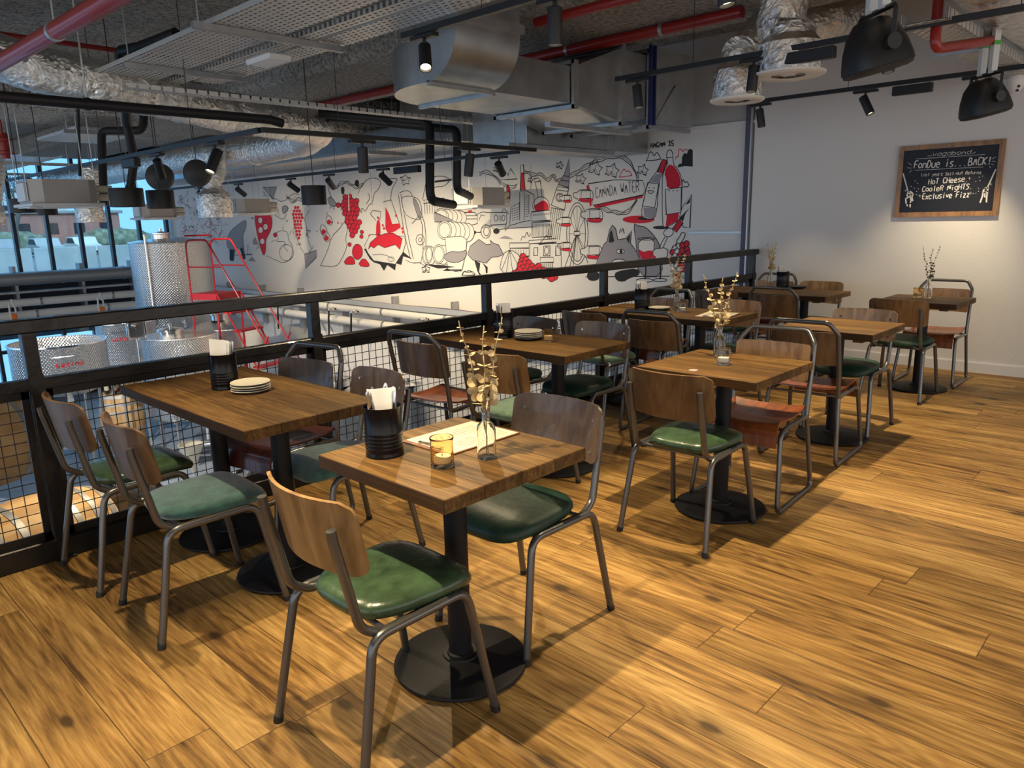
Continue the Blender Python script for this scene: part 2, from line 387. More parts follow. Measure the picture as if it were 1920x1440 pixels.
# ---------- chairs ----------
TR = .0135
def seat_shape():
    # rounded trapezoid cushion, front toward +x
    mb = MB(); N = 40; rings = []
    def outline(k, sc):
        a = 2*pi*k/N; ca, sa = cos(a), sin(a); e = 2/3.4
        x = math.copysign(abs(ca)**e, ca); y = math.copysign(abs(sa)**e, sa)
        wdt = .185+.018*x
        return (.045+x*.205*sc, y*wdt*sc)
    for sc, z in ((.90, -.012), (.97, -.010), (1.0, .004), (.995, .016), (.95, .029), (.82, .040), (.6, .047), (.35, .049), (.02, .049)):
        r = []
        for k in range(N):
            x, y = outline(k, sc); fr = max(0, (x-.14)/.1); r.append(Vector((x, y, .435+z-.022*fr*fr-.010*(1-min(1, abs(x+.03)/.2)) * (1 if sc < .9 else 0))))
        rings.append(r)
    mb.loft(rings); return mb
def backrest(w, z0, z1, x0, x1, curve, rad=.03, th=.010, edge=True):
    mb = MB()
    def fn(u, v):
        t = v*2-1; zz = z0+(z1-z0)*u
        # rounded corners: shrink y near top/bottom
        d = min(u, 1-u)*(z1-z0); ins = rad-sqrt(max(0, rad*rad-(rad-min(d, rad))**2))
        y = t*(w/2-ins); x = x0+(x1-x0)*u+curve*(y/(w/2))**2
        n = Vector((1, -2*curve*y/((w/2)**2), -(x1-x0)/(z1-z0))).normalized(); return (x, y, zz), n
    us = 14; mb.sheet(fn, us, 16, th); return mb
def feet(root, pts):
    for x, y in pts:
        mb = MB(); mb.cyl((x, y, 0), (x*.985, y*.985, .022), TR+.0015, n=10); mb.build('foot_cap', M['rubber'], root, True)
def chair_a(seatmat, ply, label, group, ang=0):
    c = empty('school_chair'); tag(c, label, 'chair', group)
    seat_shape().build('seat', seatmat, c, True, ang=60)
    b = backrest(.425, .590, .800, -.222, -.262, .058, .035).build('backrest', ply, c, True)
    for s in (-1, 1):
        for z in (.630, .745):
            q = (z-.59)/.21; mb = MB(); mb.cyl((-.186-.04*q, s*.165, z), (-.176-.04*q, s*.165, z), .006, n=8); mb.build('rivet', M['chrome'], b)
    for s in (-1, 1):
        mb = MB(); mb.tube([(.13, s*.172, .412), (-.13, s*.178, .408), (-.188, s*.178, .445), (-.243, s*.175, .70), (-.248, s*.175, .735)], TR, 10, .07, 6); mb.build('back_upright', M['steel'], c, True)
        mb = MB(); mb.tube([(-.245, s*.225, .0), (-.165, s*.196, .414), (.165, s*.190, .418), (.24, s*.222, .0)], TR, 10, .06, 7); mb.build('leg_frame', M['steel'], c, True)
        feet(c, [(-.245, s*.225), (.24, s*.222)])
    for x in (-.11, .12):
        mb = MB(); mb.tube([(x, -.19, .410), (x, .19, .410)], .009, 8); mb.build('seat_rail', M['steel'], c, True)
    return c
def chair_b(seatmat, ply, label, group):
    c = empty('canteen_chair'); tag(c, label, 'chair', group)
    # folded plywood seat with waterfall front
    mb = MB(); prof = [(-.20, .452), (-.12, .432), (0, .428), (.10, .437), (.155, .442), (.185, .434), (.203, .414), (.210, .385), (.213, .335)]
    P = fillet([Vector((x, 0, z)) for x, z in prof], .03, 3)
    def fn(u, v):
        i = u*(len(P)-1); k = min(int(i), len(P)-2); p = P[k].lerp(P[k+1], i-k); d = (P[k+1]-P[k]).normalized(); n = Vector((-d.z, 0, d.x)); y = (v*2-1)*.195
        return (p.x, y, p.z+.012*(abs(v*2-1)**3)*(1 if u < .6 else 0)), n
    mb.sheet(fn, len(P)-1, 10, .010); mb.build('seat', seatmat, c, True)
    backrest(.40, .595, .79, -.222, -.246, .042, .012).build('backrest', ply, c, True)
    mb = MB(); y = .205
    mb.tube([(-.19, -y, .40), (-.215, -y, .58), (-.262, -y*.98, .79), (-.295, -y*.76, .855), (-.295, y*.76, .855), (-.262, y*.98, .79), (-.215, y, .58), (-.19, y, .40)], TR, 10, .045, 6); mb.build('back_frame', M['steel'], c, True)
    for s in (-1, 1):
        mb = MB(); mb.tube([(-.19, s*.205, .42), (-.245, s*.232, .012), (.245, s*.232, .012), (.178, s*.205, .40), (.10, s*.205, .415), (-.19, s*.205, .41)], TR*.92, 10, .04, 6); mb.build('sled_leg', M['steel'], c, True)
    for x in (-.17, .13):
        mb = MB(); mb.tube([(x, -.205, .411), (x, .205, .411)], .008, 8); mb.build('seat_rail', M['steel'], c, True)
    return c
protoA = {}; protoB = {}
def place(kind, sm, pm, x, y, deg, label, group):
    P = protoA if kind == 'A' else protoB; key = (sm, pm)
    if key not in P:
        o = (chair_a if kind == 'A' else chair_b)(M[sm], M[pm], label, group); P[key] = o
    else: o = copy_tree(P[key])
    o.location = (x, y, 0); o.rotation_euler = (0, 0, radians(deg)); tag(o, label, 'chair', group); return o
G1 = 'school chairs with padded seats'; G2 = 'tube framed canteen chairs with hoop backs'
place('A', 'leather', 'ply_gold', 1.154, 1.665, -1, 'golden plywood school chair with glossy green seat, nearest the camera beside the square table', G1)
place('A', 'leather_dk', 'ply_dark', 1.862, 1.755, 181, 'grey-brown school chair with dark green seat, across the nearest square table from the camera', G1)
place('A', 'leather', 'ply', 1.06, 3.38, 1, 'brown school chair with glossy green seat, tucked beside the railing post at the left', G1)
place('A', 'velvet', 'ply', 1.09, 2.775, -3, 'brown school chair with teal velvet seat, left of the nearest rectangular table', G1)
place('A', 'velvet', 'ply_dark', 1.77, 2.765, 177, 'grey-brown school chair with teal velvet seat, behind the cutlery can of the nearest table', G1)
place('B', 'oxblood', 'ply_dark', 1.74, 3.29, 190, 'hoop-back canteen chair with oxblood seat, at the railing end of the nearest rectangular table', G2)
place('B', 'tan', 'ply', 2.865, 3.30, 5, 'hoop-back canteen chair with russet seat, against the railing left of the second long table', G2)
place('A', 'velvet_lt', 'ply_gold', 2.86, 2.70, 4, 'school chair with pale green velvet seat, behind the bottle of dried leaves', G1)
place('A', 'leather_dk', 'ply_dark', 3.56, 3.40, 179, 'school chair against the railing at the far side of the second long table', G1)
place('A', 'leather_dk', 'ply_dark', 3.62, 2.86, 181, 'grey-brown school chair with blackish green seat, beyond the tealight of the second long table', G1)
place('A', 'velvet_lt', 'ply', 4.43, 3.33, -3, 'dark brown school chair against the railing, left of the third long table', G1)
place('B', 'oxblood', 'ply', 4.38, 2.72, 4, 'hoop-back canteen chair with dark red seat, in front of the third long table', G2)
place('B', 'tan', 'ply_dark', 5.18, 3.36, 180, 'hoop-back canteen chair whose top bar shows behind the flowers of the third long table', G2)
place('A', 'leather_dk', 'ply', 5.25, 2.78, 178, 'brown school chair behind the clipboard menu of the third long table', G1)
place('A', 'leather', 'ply', 2.975, 1.715, 1, 'brown school chair with bright green seat, pushed under the second square table', G1)
place('B', 'tan', 'ply', 3.60, 1.70, 184, 'hoop-back canteen chair with russet seat, on the far side of the second square table', G2)
place('B', 'tan', 'ply', 4.50, 1.75, 3, 'brown-backed canteen chair with russet seat, left of the third square table', G2)
place('A', 'leather_dk', 'ply_dark', 5.19, 1.78, 180, 'grey-brown school chair with black-green seat, right of the third square table', G1)
place('A', 'leather_dk', 'ply', 6.38, 1.80, 0, 'dark brown school chair, left of the table below the chalkboard', G1)
place('B', 'tan', 'ply_gold', 7.08, 1.76, 181, 'hoop-back canteen chair with russet seat, nearest the white wall below the chalkboard', G2)
place('A', 'leather_dk', 'ply', 6.30, 3.30, 0, 'dark brown school chair against the railing at the farthest long table', G1)
place('B', 'tan', 'ply', 6.29, 2.75, 3, 'hoop-back canteen chair in front of the black can on the farthest long table', G2)
place('B', 'tan', 'ply_gold', 7.15, 3.33, 180, 'hoop-back canteen chair in the corner between railing and white wall', G2)
place('A', 'leather_dk', 'ply_gold', 7.17, 2.86, 180, 'golden school chair against the white wall beyond the farthest long table', G1)
# ---------- overhead services ----------
def D(px, py, d): return EYE+ray(px, py)*d
def perforated(name, col, sc=.058):
    t = NT(name); tc = t.n('TexCoord').outputs['Object']; o = t.xyz(tc)
    fx = t.math('FRACT', t.math('DIVIDE', o[0], sc*.75)); row = t.math('FLOOR', t.math('DIVIDE', o[0], sc*.75))
    sh = t.math('MULTIPLY', t.math('FLOORED_MODULO', row, 2.0), .5); fy = t.math('FRACT', t.math('ADD', t.math('DIVIDE', o[1], sc), sh))
    hx = t.math('LESS_THAN', t.math('ABSOLUTE', t.math('SUBTRACT', fx, .5)), .20); hy = t.math('LESS_THAN', t.math('ABSOLUTE', t.math('SUBTRACT', fy, .5)), .29)
    a = t.math('SUBTRACT', 1.0, t.math('MULTIPLY', hx, hy)); t.link(a, 'Alpha')
    t.b.inputs['Base Color'].default_value = (*col, 1); t.b.inputs['Metallic'].default_value = .55; t.b.inputs['Roughness'].default_value = .45; return t.m
M['perf'] = perforated('perforated_galvanised', (.62, .62, .60))
M['galv'] = mat('galvanised_sheet', (.40, .42, .43), .33, .85, var=.16, vscale=5)
M['galv_dk'] = mat('galvanised_strut', (.40, .42, .44), .4, .8, var=.15, vscale=12)
M['zinc'] = mat('zinc_rod', (.45, .47, .48), .4, .8)
M['redpipe'] = mat('red_sprinkler_pipe', (.26, .016, .012), .35, coat=.2)
M['lag'] = mat('black_pipe_lagging', (.008, .008, .010), .55)
M['fcu'] = mat('grey_unit_casing', (.36, .35, .34), .5, .2)
M['fcu_w'] = mat('pale_unit_casing', (.60, .62, .64), .5, .2)
M['blue'] = mat('blue_tape', (.012, .02, .13), .4); M['green'] = mat('green_clip', (.06, .35, .05), .5)
def foilmat():
    t = NT('crinkled_foil'); tc = t.n('TexCoord').outputs['Object']
    a = t.n('TexNoise', Vector=tc, Scale=11.0, Detail=7.0, Roughness=.62, Distortion=1.2).outputs['Fac']; b = t.n('TexVoronoi', Vector=tc, Scale=26.0).outputs['Distance']
    t.b.inputs['Base Color'].default_value = (.92, .90, .86, 1); t.b.inputs['Metallic'].default_value = 1; t.b.inputs['Roughness'].default_value = .2
    t.bump(t.math('ADD', a, t.math('MULTIPLY', b, .35)), .75, .035); return t.m
M['foil'] = foilmat()
M['lens'] = mat('lamp_lens', (1, .9, .7), .3, emit=(1, .80, .52), estr=7)
M['diff'] = mat('led_diffuser', (.75, .76, .78), .4)
ZC = 3.34
def rod(root, p, ztop=ZC, r=.005, name='hanging_rod', m='zinc'):
    mb = MB(); mb.cyl((p[0], p[1], p[2]), (p[0], p[1], ztop), r, n=6); return mb.build(name, M[m], root)
# lighting tracks
def track(pts, label, rods, group='black lighting tracks'):
    t = empty('lighting_track', pts[0]); tag(t, label, 'lighting track', group); o = Vector(pts[0])
    mb = MB(); mb.tube([Vector(p)-o for p in pts], .024, 4); mb.build('channel', M['matte'], t)
    for p in rods: rod(t, Vector(p)-o, ZC-o.z, .0025, 'hanging_wire', 'lag')
    return t
ZT = 2.52; XA, XB, XC = 2.95, 5.08, 7.0; Z2 = 2.10; YE, XL, XF = 4.90, 2.68, 5.30
track([(XA, 3.66, ZT), (XA, -1.5, ZT)], 'black lighting track nearest the camera over the second table row', [(XA, 3.0, ZT), (XA, 1.0, ZT)])
track([(XB, 3.68, ZT), (XB, -1.5, ZT)], 'black lighting track crossing in front of the foil duct outlets', [(XB, 3.0, ZT), (XB, 1.0, ZT)])
track([(XC, 3.45, ZT-.02), (XC, -1.5, ZT-.02)], 'black lighting track closest to the white chalkboard wall', [(XC, 2.6, ZT), (XC, 1.6, ZT)])
track([(.90, 3.6, ZT), (.90, -1.0, ZT)], 'black lighting track above the nearest tables, out of the top edge', [(.9, 1, ZT)])
track([(XL, YE, Z2), (5.48, YE, Z2)], 'lower lighting track running parallel to the railing above the hall', [(3.3, YE, Z2), (4.3, YE, Z2), (5.2, YE, Z2)])
track([(XL, YE+.03, Z2), (XL, 11.5, Z2)], 'lower lighting track running away to the windows beside the foil duct', [(XL, 6, Z2), (XL, 8, Z2)])
track([(XF, YE+.05, Z2-.02), (XF, 13.0, Z2-.02)], 'lower lighting track running along in front of the mural', [(XF, 6, Z2), (XF, 8, Z2), (XF, 10, Z2)])
def lamp(p, tgt, label, group, power=0, size=60, sc=1.0, along='y', blend=.6, lit=True, col=(1, .79, .48)):
    # p: point on the track; head hangs below and points at tgt
    t = empty('track_spotlight', p); tag(t, label, 'spotlight', group)
    s = sc; L, r = .17*s, .036*s
    mb = MB(); dx = (.05, .20, .022) if along == 'y' else (.20, .05, .022); mb.bb([-.5*v*s for v in dx], [.5*v*s for v in dx], .003)
    a = mb.build('track_adapter', M['matte'], t, loc=(0, 0, -.034)); 
    mb = MB(); mb.cyl((0, 0, -.04), (0, 0, -.04-.06*s), .010*s, n=10); mb.build('stem', M['matte'], t, True)
    pv = Vector((0, 0, -.04-.055*s)); d = (Vector(tgt)-(Vector(p)+pv)).normalized()
    a0 = pv-d*L*.28; a1 = pv+d*L*.72; off = -Vector((0, 0, 1))*r*.6
    u = d.orthogonal().normalized(); w = d.cross(u)
    mb = MB(); rings = []
    for q, rr in ((0, r*.9), (.004, r), (L-.004, r), (L, r*.97), (L-.001, r*.86), (L-.018, r*.80)):
        rings.append([a0+off+d*q+u*rr*cos(2*pi*k/20)+w*rr*sin(2*pi*k/20) for k in range(20)])
    mb.loft(rings); h = mb.build('housing', M['matte'], t, True)
    mb = MB(); mb.cyl(a0+off+d*(L-.019), a0+off+d*(L-.016), r*.78, n=18); mb.build('lens', M['lens'] if lit else M['diff'], h)
    if power:
        l = bpy.data.lights.new('bulb', 'SPOT'); l.energy = power; l.color = col; l.spot_size = radians(size); l.spot_blend = blend; l.shadow_soft_size = .022
        o = bpy.data.objects.new('bulb', l); COL.objects.link(o); o.parent = t
        q = a1+off+d*.006; o.location = q; o.rotation_euler = d.to_track_quat('-Z', 'Y').to_euler()
    return t
GA = 'track spotlights over the tables'; GM = 'track spotlights in front of the mural'
lamp((XA, 3.47, ZT), (1.9, 2.2, .2), 'tilted lit spotlight at the near end of the first track', GA, 120, 95)
lamp((XA, 2.50, ZT), (2.95, 2.5, 0), 'upright spotlight beside the big square duct, pointing straight down', GA, 45, 80)
lamp((XA, 1.62, ZT), (3.05, 1.15, 0), 'spotlight whose lit mouth just dips below the top edge', GA, 230, 82)
lamp((XB, 3.48, ZT), (5.0, 3.1, 0), 'small spotlight under the left end of the second track', GA, 75, 75)
lamp((XB, 2.53, ZT), (4.8, 2.6, 0), 'spotlight hanging in front of the foil duct outlet', GA, 45, 80)
lamp((XB, 1.68, ZT), (5.1, 1.15, 0), 'spotlight hidden behind the large loudspeaker', GA, 215, 82)
lamp((XC, 3.40, ZT-.02), (7.1, 3.0, 0), 'spotlight under the left end of the wall-side track', GA, 28, 70)
lamp((XC, 2.45, ZT-.02), (6.9, 1.5, .6), 'short tilted spotlight in mid-span of the wall-side track', GA, 26, 80)
lamp((XC, 1.62, ZT-.02), (7.6, 1.95, .75), 'spotlight leaning left beside the smaller loudspeaker', GA, 85, 72, blend=.9)
lamp((.90, 1.70, ZT), (1.0, 1.15, 0), 'spotlight above the nearest square table', GA, 215, 84)
lamp((.90, 3.0, ZT), (.9, 2.3, 0), 'spotlight above the nearest rectangular table', GA, 130, 90)
lamp((XB, .3, ZT), (4.6, .2, 0), 'spotlight above the open floor before the white wall', GA, 14, 90)
lamp((3.50, YE, Z2), (3.5, YE+.02, 0), 'upright black spotlight under the lower track, left of the mural pipes', GM, 0, 60, 1.12, 'x')
lamp((4.62, YE, Z2), (4.35, YE+.1, 0), 'slightly tilted spotlight under the lower track, above the hanging unit', GM, 0, 60, 1.12, 'x')
lamp((XL, 5.62, Z2), (1.1, 5.1, -.6), 'large lit spotlight tilted left in front of the foil duct', GM, 380, 50, 1.12)
lamp((XL, 6.7, Z2), (4.4, 9.0, -2), 'small added spotlight beside the driver box, brightening the hall below', GM, 260, 80, 1.0, col=(1, .9, .78))  # added lamp, lifts the dim hall and tanks
lamp((XL, 10.6, Z2), (4.8, 12.0, -2), 'farthest small spotlight added on the receding track to brighten the vats', GM, 620, 90, 1.0, col=(1, .9, .78))  # also added, brings up the far end of the hall
for i, (y, tg, pw, lb) in enumerate(((10.5, (7.7, 11.0, .3), 160, 'far spotlight pointing down at the grey animal painting'), (9.05, (XW, 8.8, .3), 175, 'far spotlight with pale open rear ring, over the grape harvest'),
        (8.15, (7.7, 9.6, .3), 160, 'far spotlight with lit mouth beside the drum pendant'), (7.05, (XW, 7.4, .3), 165, 'spotlight with pale open rear ring, over the grape treading painting'), (5.21, (XW, 6.4, .2), 60, 'small upright spotlight at the right end of the mural track'),
        (11.8, (XW, 13.2, .3), 120, 'farthest small spotlight on the mural track'))):
    lamp((XF, y, Z2-.02), tg, lb, GM, pw, 92, 1.0, blend=1, col=(1, .78, .46), lit=(i not in (1, 3)))
def driver(p, L, label):
    mb = MB(); mb.bb((-.03, -L/2, -.10), (.03, L/2, -.028), .004); o = mb.build('track_driver', M['matte'], loc=p); tag(o, label, 'driver box', 'black driver boxes on the tracks'); return o
driver((XB, 2.15, ZT), .33, 'black driver box on the track in front of the foil ducts')
driver((XC, 2.08, ZT-.02), .30, 'black driver box on the wall-side track')
driver((XF, 6.62, Z2-.02), .42, 'black driver box on the track over the mural')
driver((XL, 7.3, Z2), .3, 'black driver box on the track beside the foil duct')
# drum pendants
def drum(p, r, h, label):
    t = empty('drum_pendant', p); tag(t, label, 'pendant lamp', 'black drum pendants over the hall')
    mb = MB(); mb.lathe([(0, h), (r*.98, h), (r, h-.01), (r, 0), (r-.006, 0), (r-.006, h-.02), (0, h-.02)], n=28); mb.build('shade', M['matte'], t, True)
    mb = MB(); mb.cyl((0, 0, h), (0, 0, 3.3-p[2]), .004, n=6); mb.build('cord', M['lag'], t)
drum(D(590, 384, 7.6), .125, .19, 'black drum pendant in front of the painted grapes')
drum(D(303, 391, 8.0), .14, .19, 'black drum pendant beside the window corner')
drum(D(240, 388, 7.0), .15, .17, 'black drum pendant right of the big hanging unit')
drum(D(45, 399, 7.6), .12, .14, 'left black drum pendant peeping below the big unit')
drum(D(90, 403, 8.2), .10, .14, 'small black drum pendant below the middle of the big unit')
drum(D(203, 14, 5.2), .062, .16, 'black cylindrical downlight at the top edge beside the red pipe')
t = empty('sprinkler_valve', D(8, 275, 9.0)); tag(t, 'red sprinkler valve body at the left edge above the big cassette', 'valve')
mb = MB(); mb.lathe([(0, -.14), (.05, -.14), (.05, -.10), (.09, -.09), (.09, -.06), (.06, -.05), (.06, .05), (.10, .06), (.10, .09), (.06, .10), (.05, .16), (0, .16)], n=18); mb.build('valve_body', M['redpipe'], t, True); rod(t, (0, 0, .15), ZC-t.location.z, .012, 'riser', 'redpipe')
# grey speaker domes
for p, lb in ((D(300, 332, 8.6), 'grey round loudspeaker with cable behind the drum pendant'), (D(370, 325, 8.6), 'grey round loudspeaker half hidden by the foil outlet')):
    t = empty('dome_speaker', p); tag(t, lb, 'loudspeaker', 'grey dome loudspeakers')
    mb = MB(); Mx = Matrix.Rotation(radians(90), 3, 'X') @ Matrix.Rotation(radians(-25), 3, 'Y'); mb.lathe([(0, -.03), (.14, -.02), (.155, .02), (.13, .07), (.07, .10), (0, .11)], n=26, M=Mx); mb.build('shell', mat('speaker_grey', (.05, .05, .053), .5), t, True)
    rod(t, (0, 0, .1), ZC-p[2], .004, 'cable', 'lag')
# ceiling cassettes
def cassette(p, rz, label, s=.575, h=.25):
    t = empty('ceiling_cassette', p, rz); tag(t, label, 'air conditioner', 'hanging air conditioning cassettes')
    c = .09; a = s/2; P = [(-a+c, -a), (a-c, -a), (a, -a+c), (a, a-c), (a-c, a), (-a+c, a), (-a, a-c), (-a, -a+c)]
    mb = MB(); mb.loft([[Vector((x, y, z)) for x, y in P] for z in (.03, h)]); mb.build('casing', M['fcu'], t)
    mb = MB(); mb.bb((-a-.03, -a-.03, .0), (a+.03, a+.03, .03), .006); mb.build('frame', M['fcu_w'], t)
    for k in range(4):
        mb = MB(); Mz = Matrix.Rotation(k*pi/2, 3, 'Z'); mb.box((0, a-.01, -.006), (s*.72, .055, .008), M=None); mb.v = [tuple(Mz @ Vector(v)) for v in mb.v]; mb.build('louvre', M['skirt'], t)
    for x in (-1, 1):
        for y in (-1, 1):
            rod(t, (x*(a+.012), y*a*.55, .05), ZC-p[2], .005)
    mb = MB(); mb.bb((-a-.035, -a*.5, .05), (-a, a*.4, h-.03), .004); mb.build('valve_tray', M['fcu_w'], t)
    mb = MB()
    for z in (.09, .17): mb.cyl((a, -a*.3, z), (a+.18, -a*.3, z), .036, n=12)
    mb.build('pipe_collar', mat('cream_lagging', (.55, .50, .40), .7), t, True)
    return t
cassette(D(112, 388, 7.3), 0, 'big grey air conditioning cassette hanging at the left edge before the windows')
cassette(D(897, 390, 9.7), 0, 'grey air conditioning cassette hanging in front of the mural under two black pipes')
cassette(D(466, 403, 12.2), 0, 'small distant cassette left of the red painted grapes')
cassette(D(292, 411, 13.0), 0, 'small distant cassette hanging at the window corner')
# insulated black pipes
def pipe(pts, r, fil, mk, label, name='insulated_pipe', cat='pipe', rods=(), group=None, nseg=6):
    t = empty(name, pts[0]); tag(t, label, cat, group); o = Vector(pts[0])
    mb = MB(); mb.tube([Vector(p)-o for p in pts], r, 12, fil, nseg); mb.build('pipe_run', M[mk], t, True)
    for p in rods:
        rod(t, Vector(p)-o, ZC-o.z, .006)
        mb = MB(); q = Vector(p)-o; dd = (Vector(pts[-1])-Vector(pts[0])).normalized(); mb.cyl(q-dd*.016, q+dd*.016, r+.006, n=14); mb.build('clamp', M['zinc'] if mk != 'lag' else M['lag'], t, True)
    return t
GP = 'black insulated pipes'
pipe([(.6, 5.45, 2.25), (3.06, 5.45, 2.25), (3.16, 5.45, 2.23)], .034, 0, 'lag', 'thick black insulated pipe crossing in front of the long foil duct', rods=[(1.78, 5.45, 2.25)], group=GP)
pipe([D(600, 212, 8.2), D(806, 229, 8.0), D(806, 376, 8.0), D(850, 384, 8.6)], .05, .12, 'lag', 'left of the two black pipes dropping to the mural cassette', group=GP)
pipe([D(600, 218, 8.4), D(836, 242, 8.2), D(857, 243, 8.1), D(857, 356, 8.2), D(882, 368, 8.9)], .045, .10, 'lag', 'right of the two black pipes dropping to the mural cassette', group=GP)
pipe([D(240, 380, 7.6), D(252, 300, 7.4), D(238, 232, 7.2), D(230, 130, 6.6), D(222, 95, 6.5), D(262, 88, 6.3), D(330, 62, 6.0)], .042, .12, 'lag', 'bundle of black pipes dropping from the cable trays to the big cassette', group=GP)
pipe([D(275, 130, 8.4), D(268, 245, 8.4), D(190, 245, 8.4), D(195, 385, 8.4)], .045, .08, 'lag', 'black pipe dropping behind the big cassette', rods=[tuple(D(230, 245, 8.4))], group=GP)
pipe([D(146, 200, 7.4), D(150, 330, 7.6)], .016, 0, 'lag', 'thin black cable drop above the big cassette', group=GP)
pipe([D(318, 140, 7.4), D(322, 160, 7.5), D(480, 184, 7.6), D(640, 206, 8.0), D(810, 225, 8.6)], .018, .04, 'lag', 'black cable run clipped along the narrow tray', group=GP)
# red sprinkler pipes
GR = 'red sprinkler pipes'
pipe([(1.50, 9.0, 2.60), (1.56, 5.4, 2.60), (1.60, 2.5, 2.60)], .052, 0, 'redpipe', 'large red sprinkler pipe crossing the top left corner', 'sprinkler_pipe', rods=[(1.563, 5.15, 2.60)], group=GR)
pipe([(1.0, 7.8, 3.10), (3.4, 7.85, 3.10)], .022, 0, 'redpipe', 'thin red pipe behind the foil duct at top left', 'sprinkler_pipe', group=GR)
pipe([(5.60, 2.9, 2.95), (5.62, 9.2, 2.95)], .045, 0, 'redpipe', 'red pipe passing behind the big square duct', 'sprinkler_pipe', rods=[(5.6, 3.6, 2.95), (5.61, 4.6, 2.95)], group=GR)
pipe([(4.50, 2.2, 2.9), (4.50, 4.0, 2.9)], .035, 0, 'redpipe', 'short red pipe at the top centre edge', 'sprinkler_pipe', group=GR)
pipe([D(1762, -30, 4.35), D(1752, 92, 4.35), D(1860, 76, 4.75), D(1868, 60, 4.8)], .030, .05, 'redpipe', 'red pipe with two elbows beside the silver blanket duct', 'sprinkler_pipe', group=GR)
# foil ducts
def foil(pts, r, label, fil=.3, ridge=.35):
    t = empty('foil_duct', pts[0]); tag(t, label, 'duct', 'foil wrapped air ducts'); o = Vector(pts[0])
    P = fillet([Vector(p)-o for p in pts], fil, 8); Q = []
    for a, b in zip(P[:-1], P[1:]):
        n = max(1, int((b-a).length/.07))
        for k in range(n): Q.append(a.lerp(b, k/n))
    Q.append(P[-1]); rs = [random.uniform(-.03, .03)+(.05 if k % 9 == 0 else 0) for k in range(len(Q)+1)]
    f = lambda u: r*(1+rs[min(len(rs)-1, int(round(u*(len(Q)-1))))]*ridge*2)
    mb = MB(); mb.tube(Q, f, 22); mb.build('wrapped_pipe', M['foil'], t, True, ang=80); return t
foil([D(-40, 95, 5.9), D(60, 128, 6.0), D(200, 158, 6.3), D(330, 188, 6.8), D(430, 212, 7.4), D(530, 228, 7.9), D(602, 240, 8.5), D(572, 264, 9.4), D(480, 283, 10.2), D(330, 303, 11.4), D(90, 345, 14.5)], .185, 'long foil wrapped duct looping back on itself at the left', .5)
def outlet(p, r, h, neck, top, label, disc=True, bends=()):
    t = empty('foil_outlet', p); tag(t, label, 'duct', 'foil wrapped air outlets')
    prof = [(r*.97, .012), (r, .02), (r*.985, h*.25), (r*1.01, h*.5), (r*.98, h*.75), (r, h*.97), (r*.93, h), (neck*1.1, h*1.18), (neck, h*1.3), (neck*1.03, h*1.45), (neck*.97, h*1.6)]
    mb = MB(); mb.lathe(prof, n=26, cap=False); mb.build('sleeve', M['foil'], t, True, ang=70)
    if top:
        o = Vector(p); pts = [Vector((0, 0, h*1.55))]+[Vector(q)-o for q in top]; mb = MB(); mb.tube(pts, neck, 20, neck*1.6, 8); mb.build('neck', M['foil'], t, True, ang=70)
    if not disc:
        for s in (-1, 1): rod(t, (s*r, 0, h*.8), ZC-p[2], .004, 'hanging_wire')
    if disc:
        mb = MB(); mb.lathe([(r*.5, .0), (r*.55, -.004), (r*1.0, -.006), (r*1.08, .004), (r*1.08, .016), (r*.9, .02)], n=36, cap=False); mb.build('rim', M['skirt'], t, True)
        mb = MB(); mb.lathe([(0, .006), (r*.22, .004), (r*.24, .012), (0, .016)], n=20)
        for k in range(10):
            a = 2*pi*k/10; mb.box((cos(a)*r*.4, sin(a)*r*.4, .012), (r*.5, .012, .004), M=Matrix.Rotation(0, 3, 'Z')); vs = mb.v[-8:]; c0 = Vector((cos(a)*r*.4, sin(a)*r*.4, .012)); mb.v[-8:] = [tuple(Matrix.Rotation(a, 3, 'Z') @ (Vector(v)-c0)+c0) for v in vs]
        mb.build('diffuser_blades', M['skirt'], t, True)
    return t
outlet(D(1382, 190, 5.6), .185, .22, .125, [D(1385, 105, 5.6), D(1425, 55, 5.7), D(1500, 40, 6.2)], 'smaller foil wrapped air outlet with white rim in front of the duct boxes')
outlet(D(1478, 142, 5.1), .225, .20, .16, [D(1462, 50, 5.1), D(1475, -30, 5.0)], 'larger foil wrapped air outlet with white rim near the white wall')
foil([D(1470, 60, 6.3), D(1560, 42, 6.3), D(1650, 24, 6.4)], .17, 'foil duct running right behind the large loudspeaker', .2)
foil([(3.2, 1.15, 2.90), (7.45, 1.15, 2.90)], .34, 'broad silver blanket wrapped duct in the top right corner', .1, .2)
outlet(D(405, 410, 10.2), .225, .33, .12, [D(405, 330, 10.2), D(410, 285, 10.3)], 'foil air outlet with flared cone hanging before the mural', False)
outlet(D(171, 419, 10.6), .185, .25, .15, [D(171, 370, 10.6), D(172, 320, 10.6)], 'foil air outlet seen below the big cassette', False)
outlet(D(-6, 424, 10.0), .12, .2, .1, [D(-6, 330, 10.0), D(-8, 150, 10.2)], 'foil air outlet cut by the left edge', False)
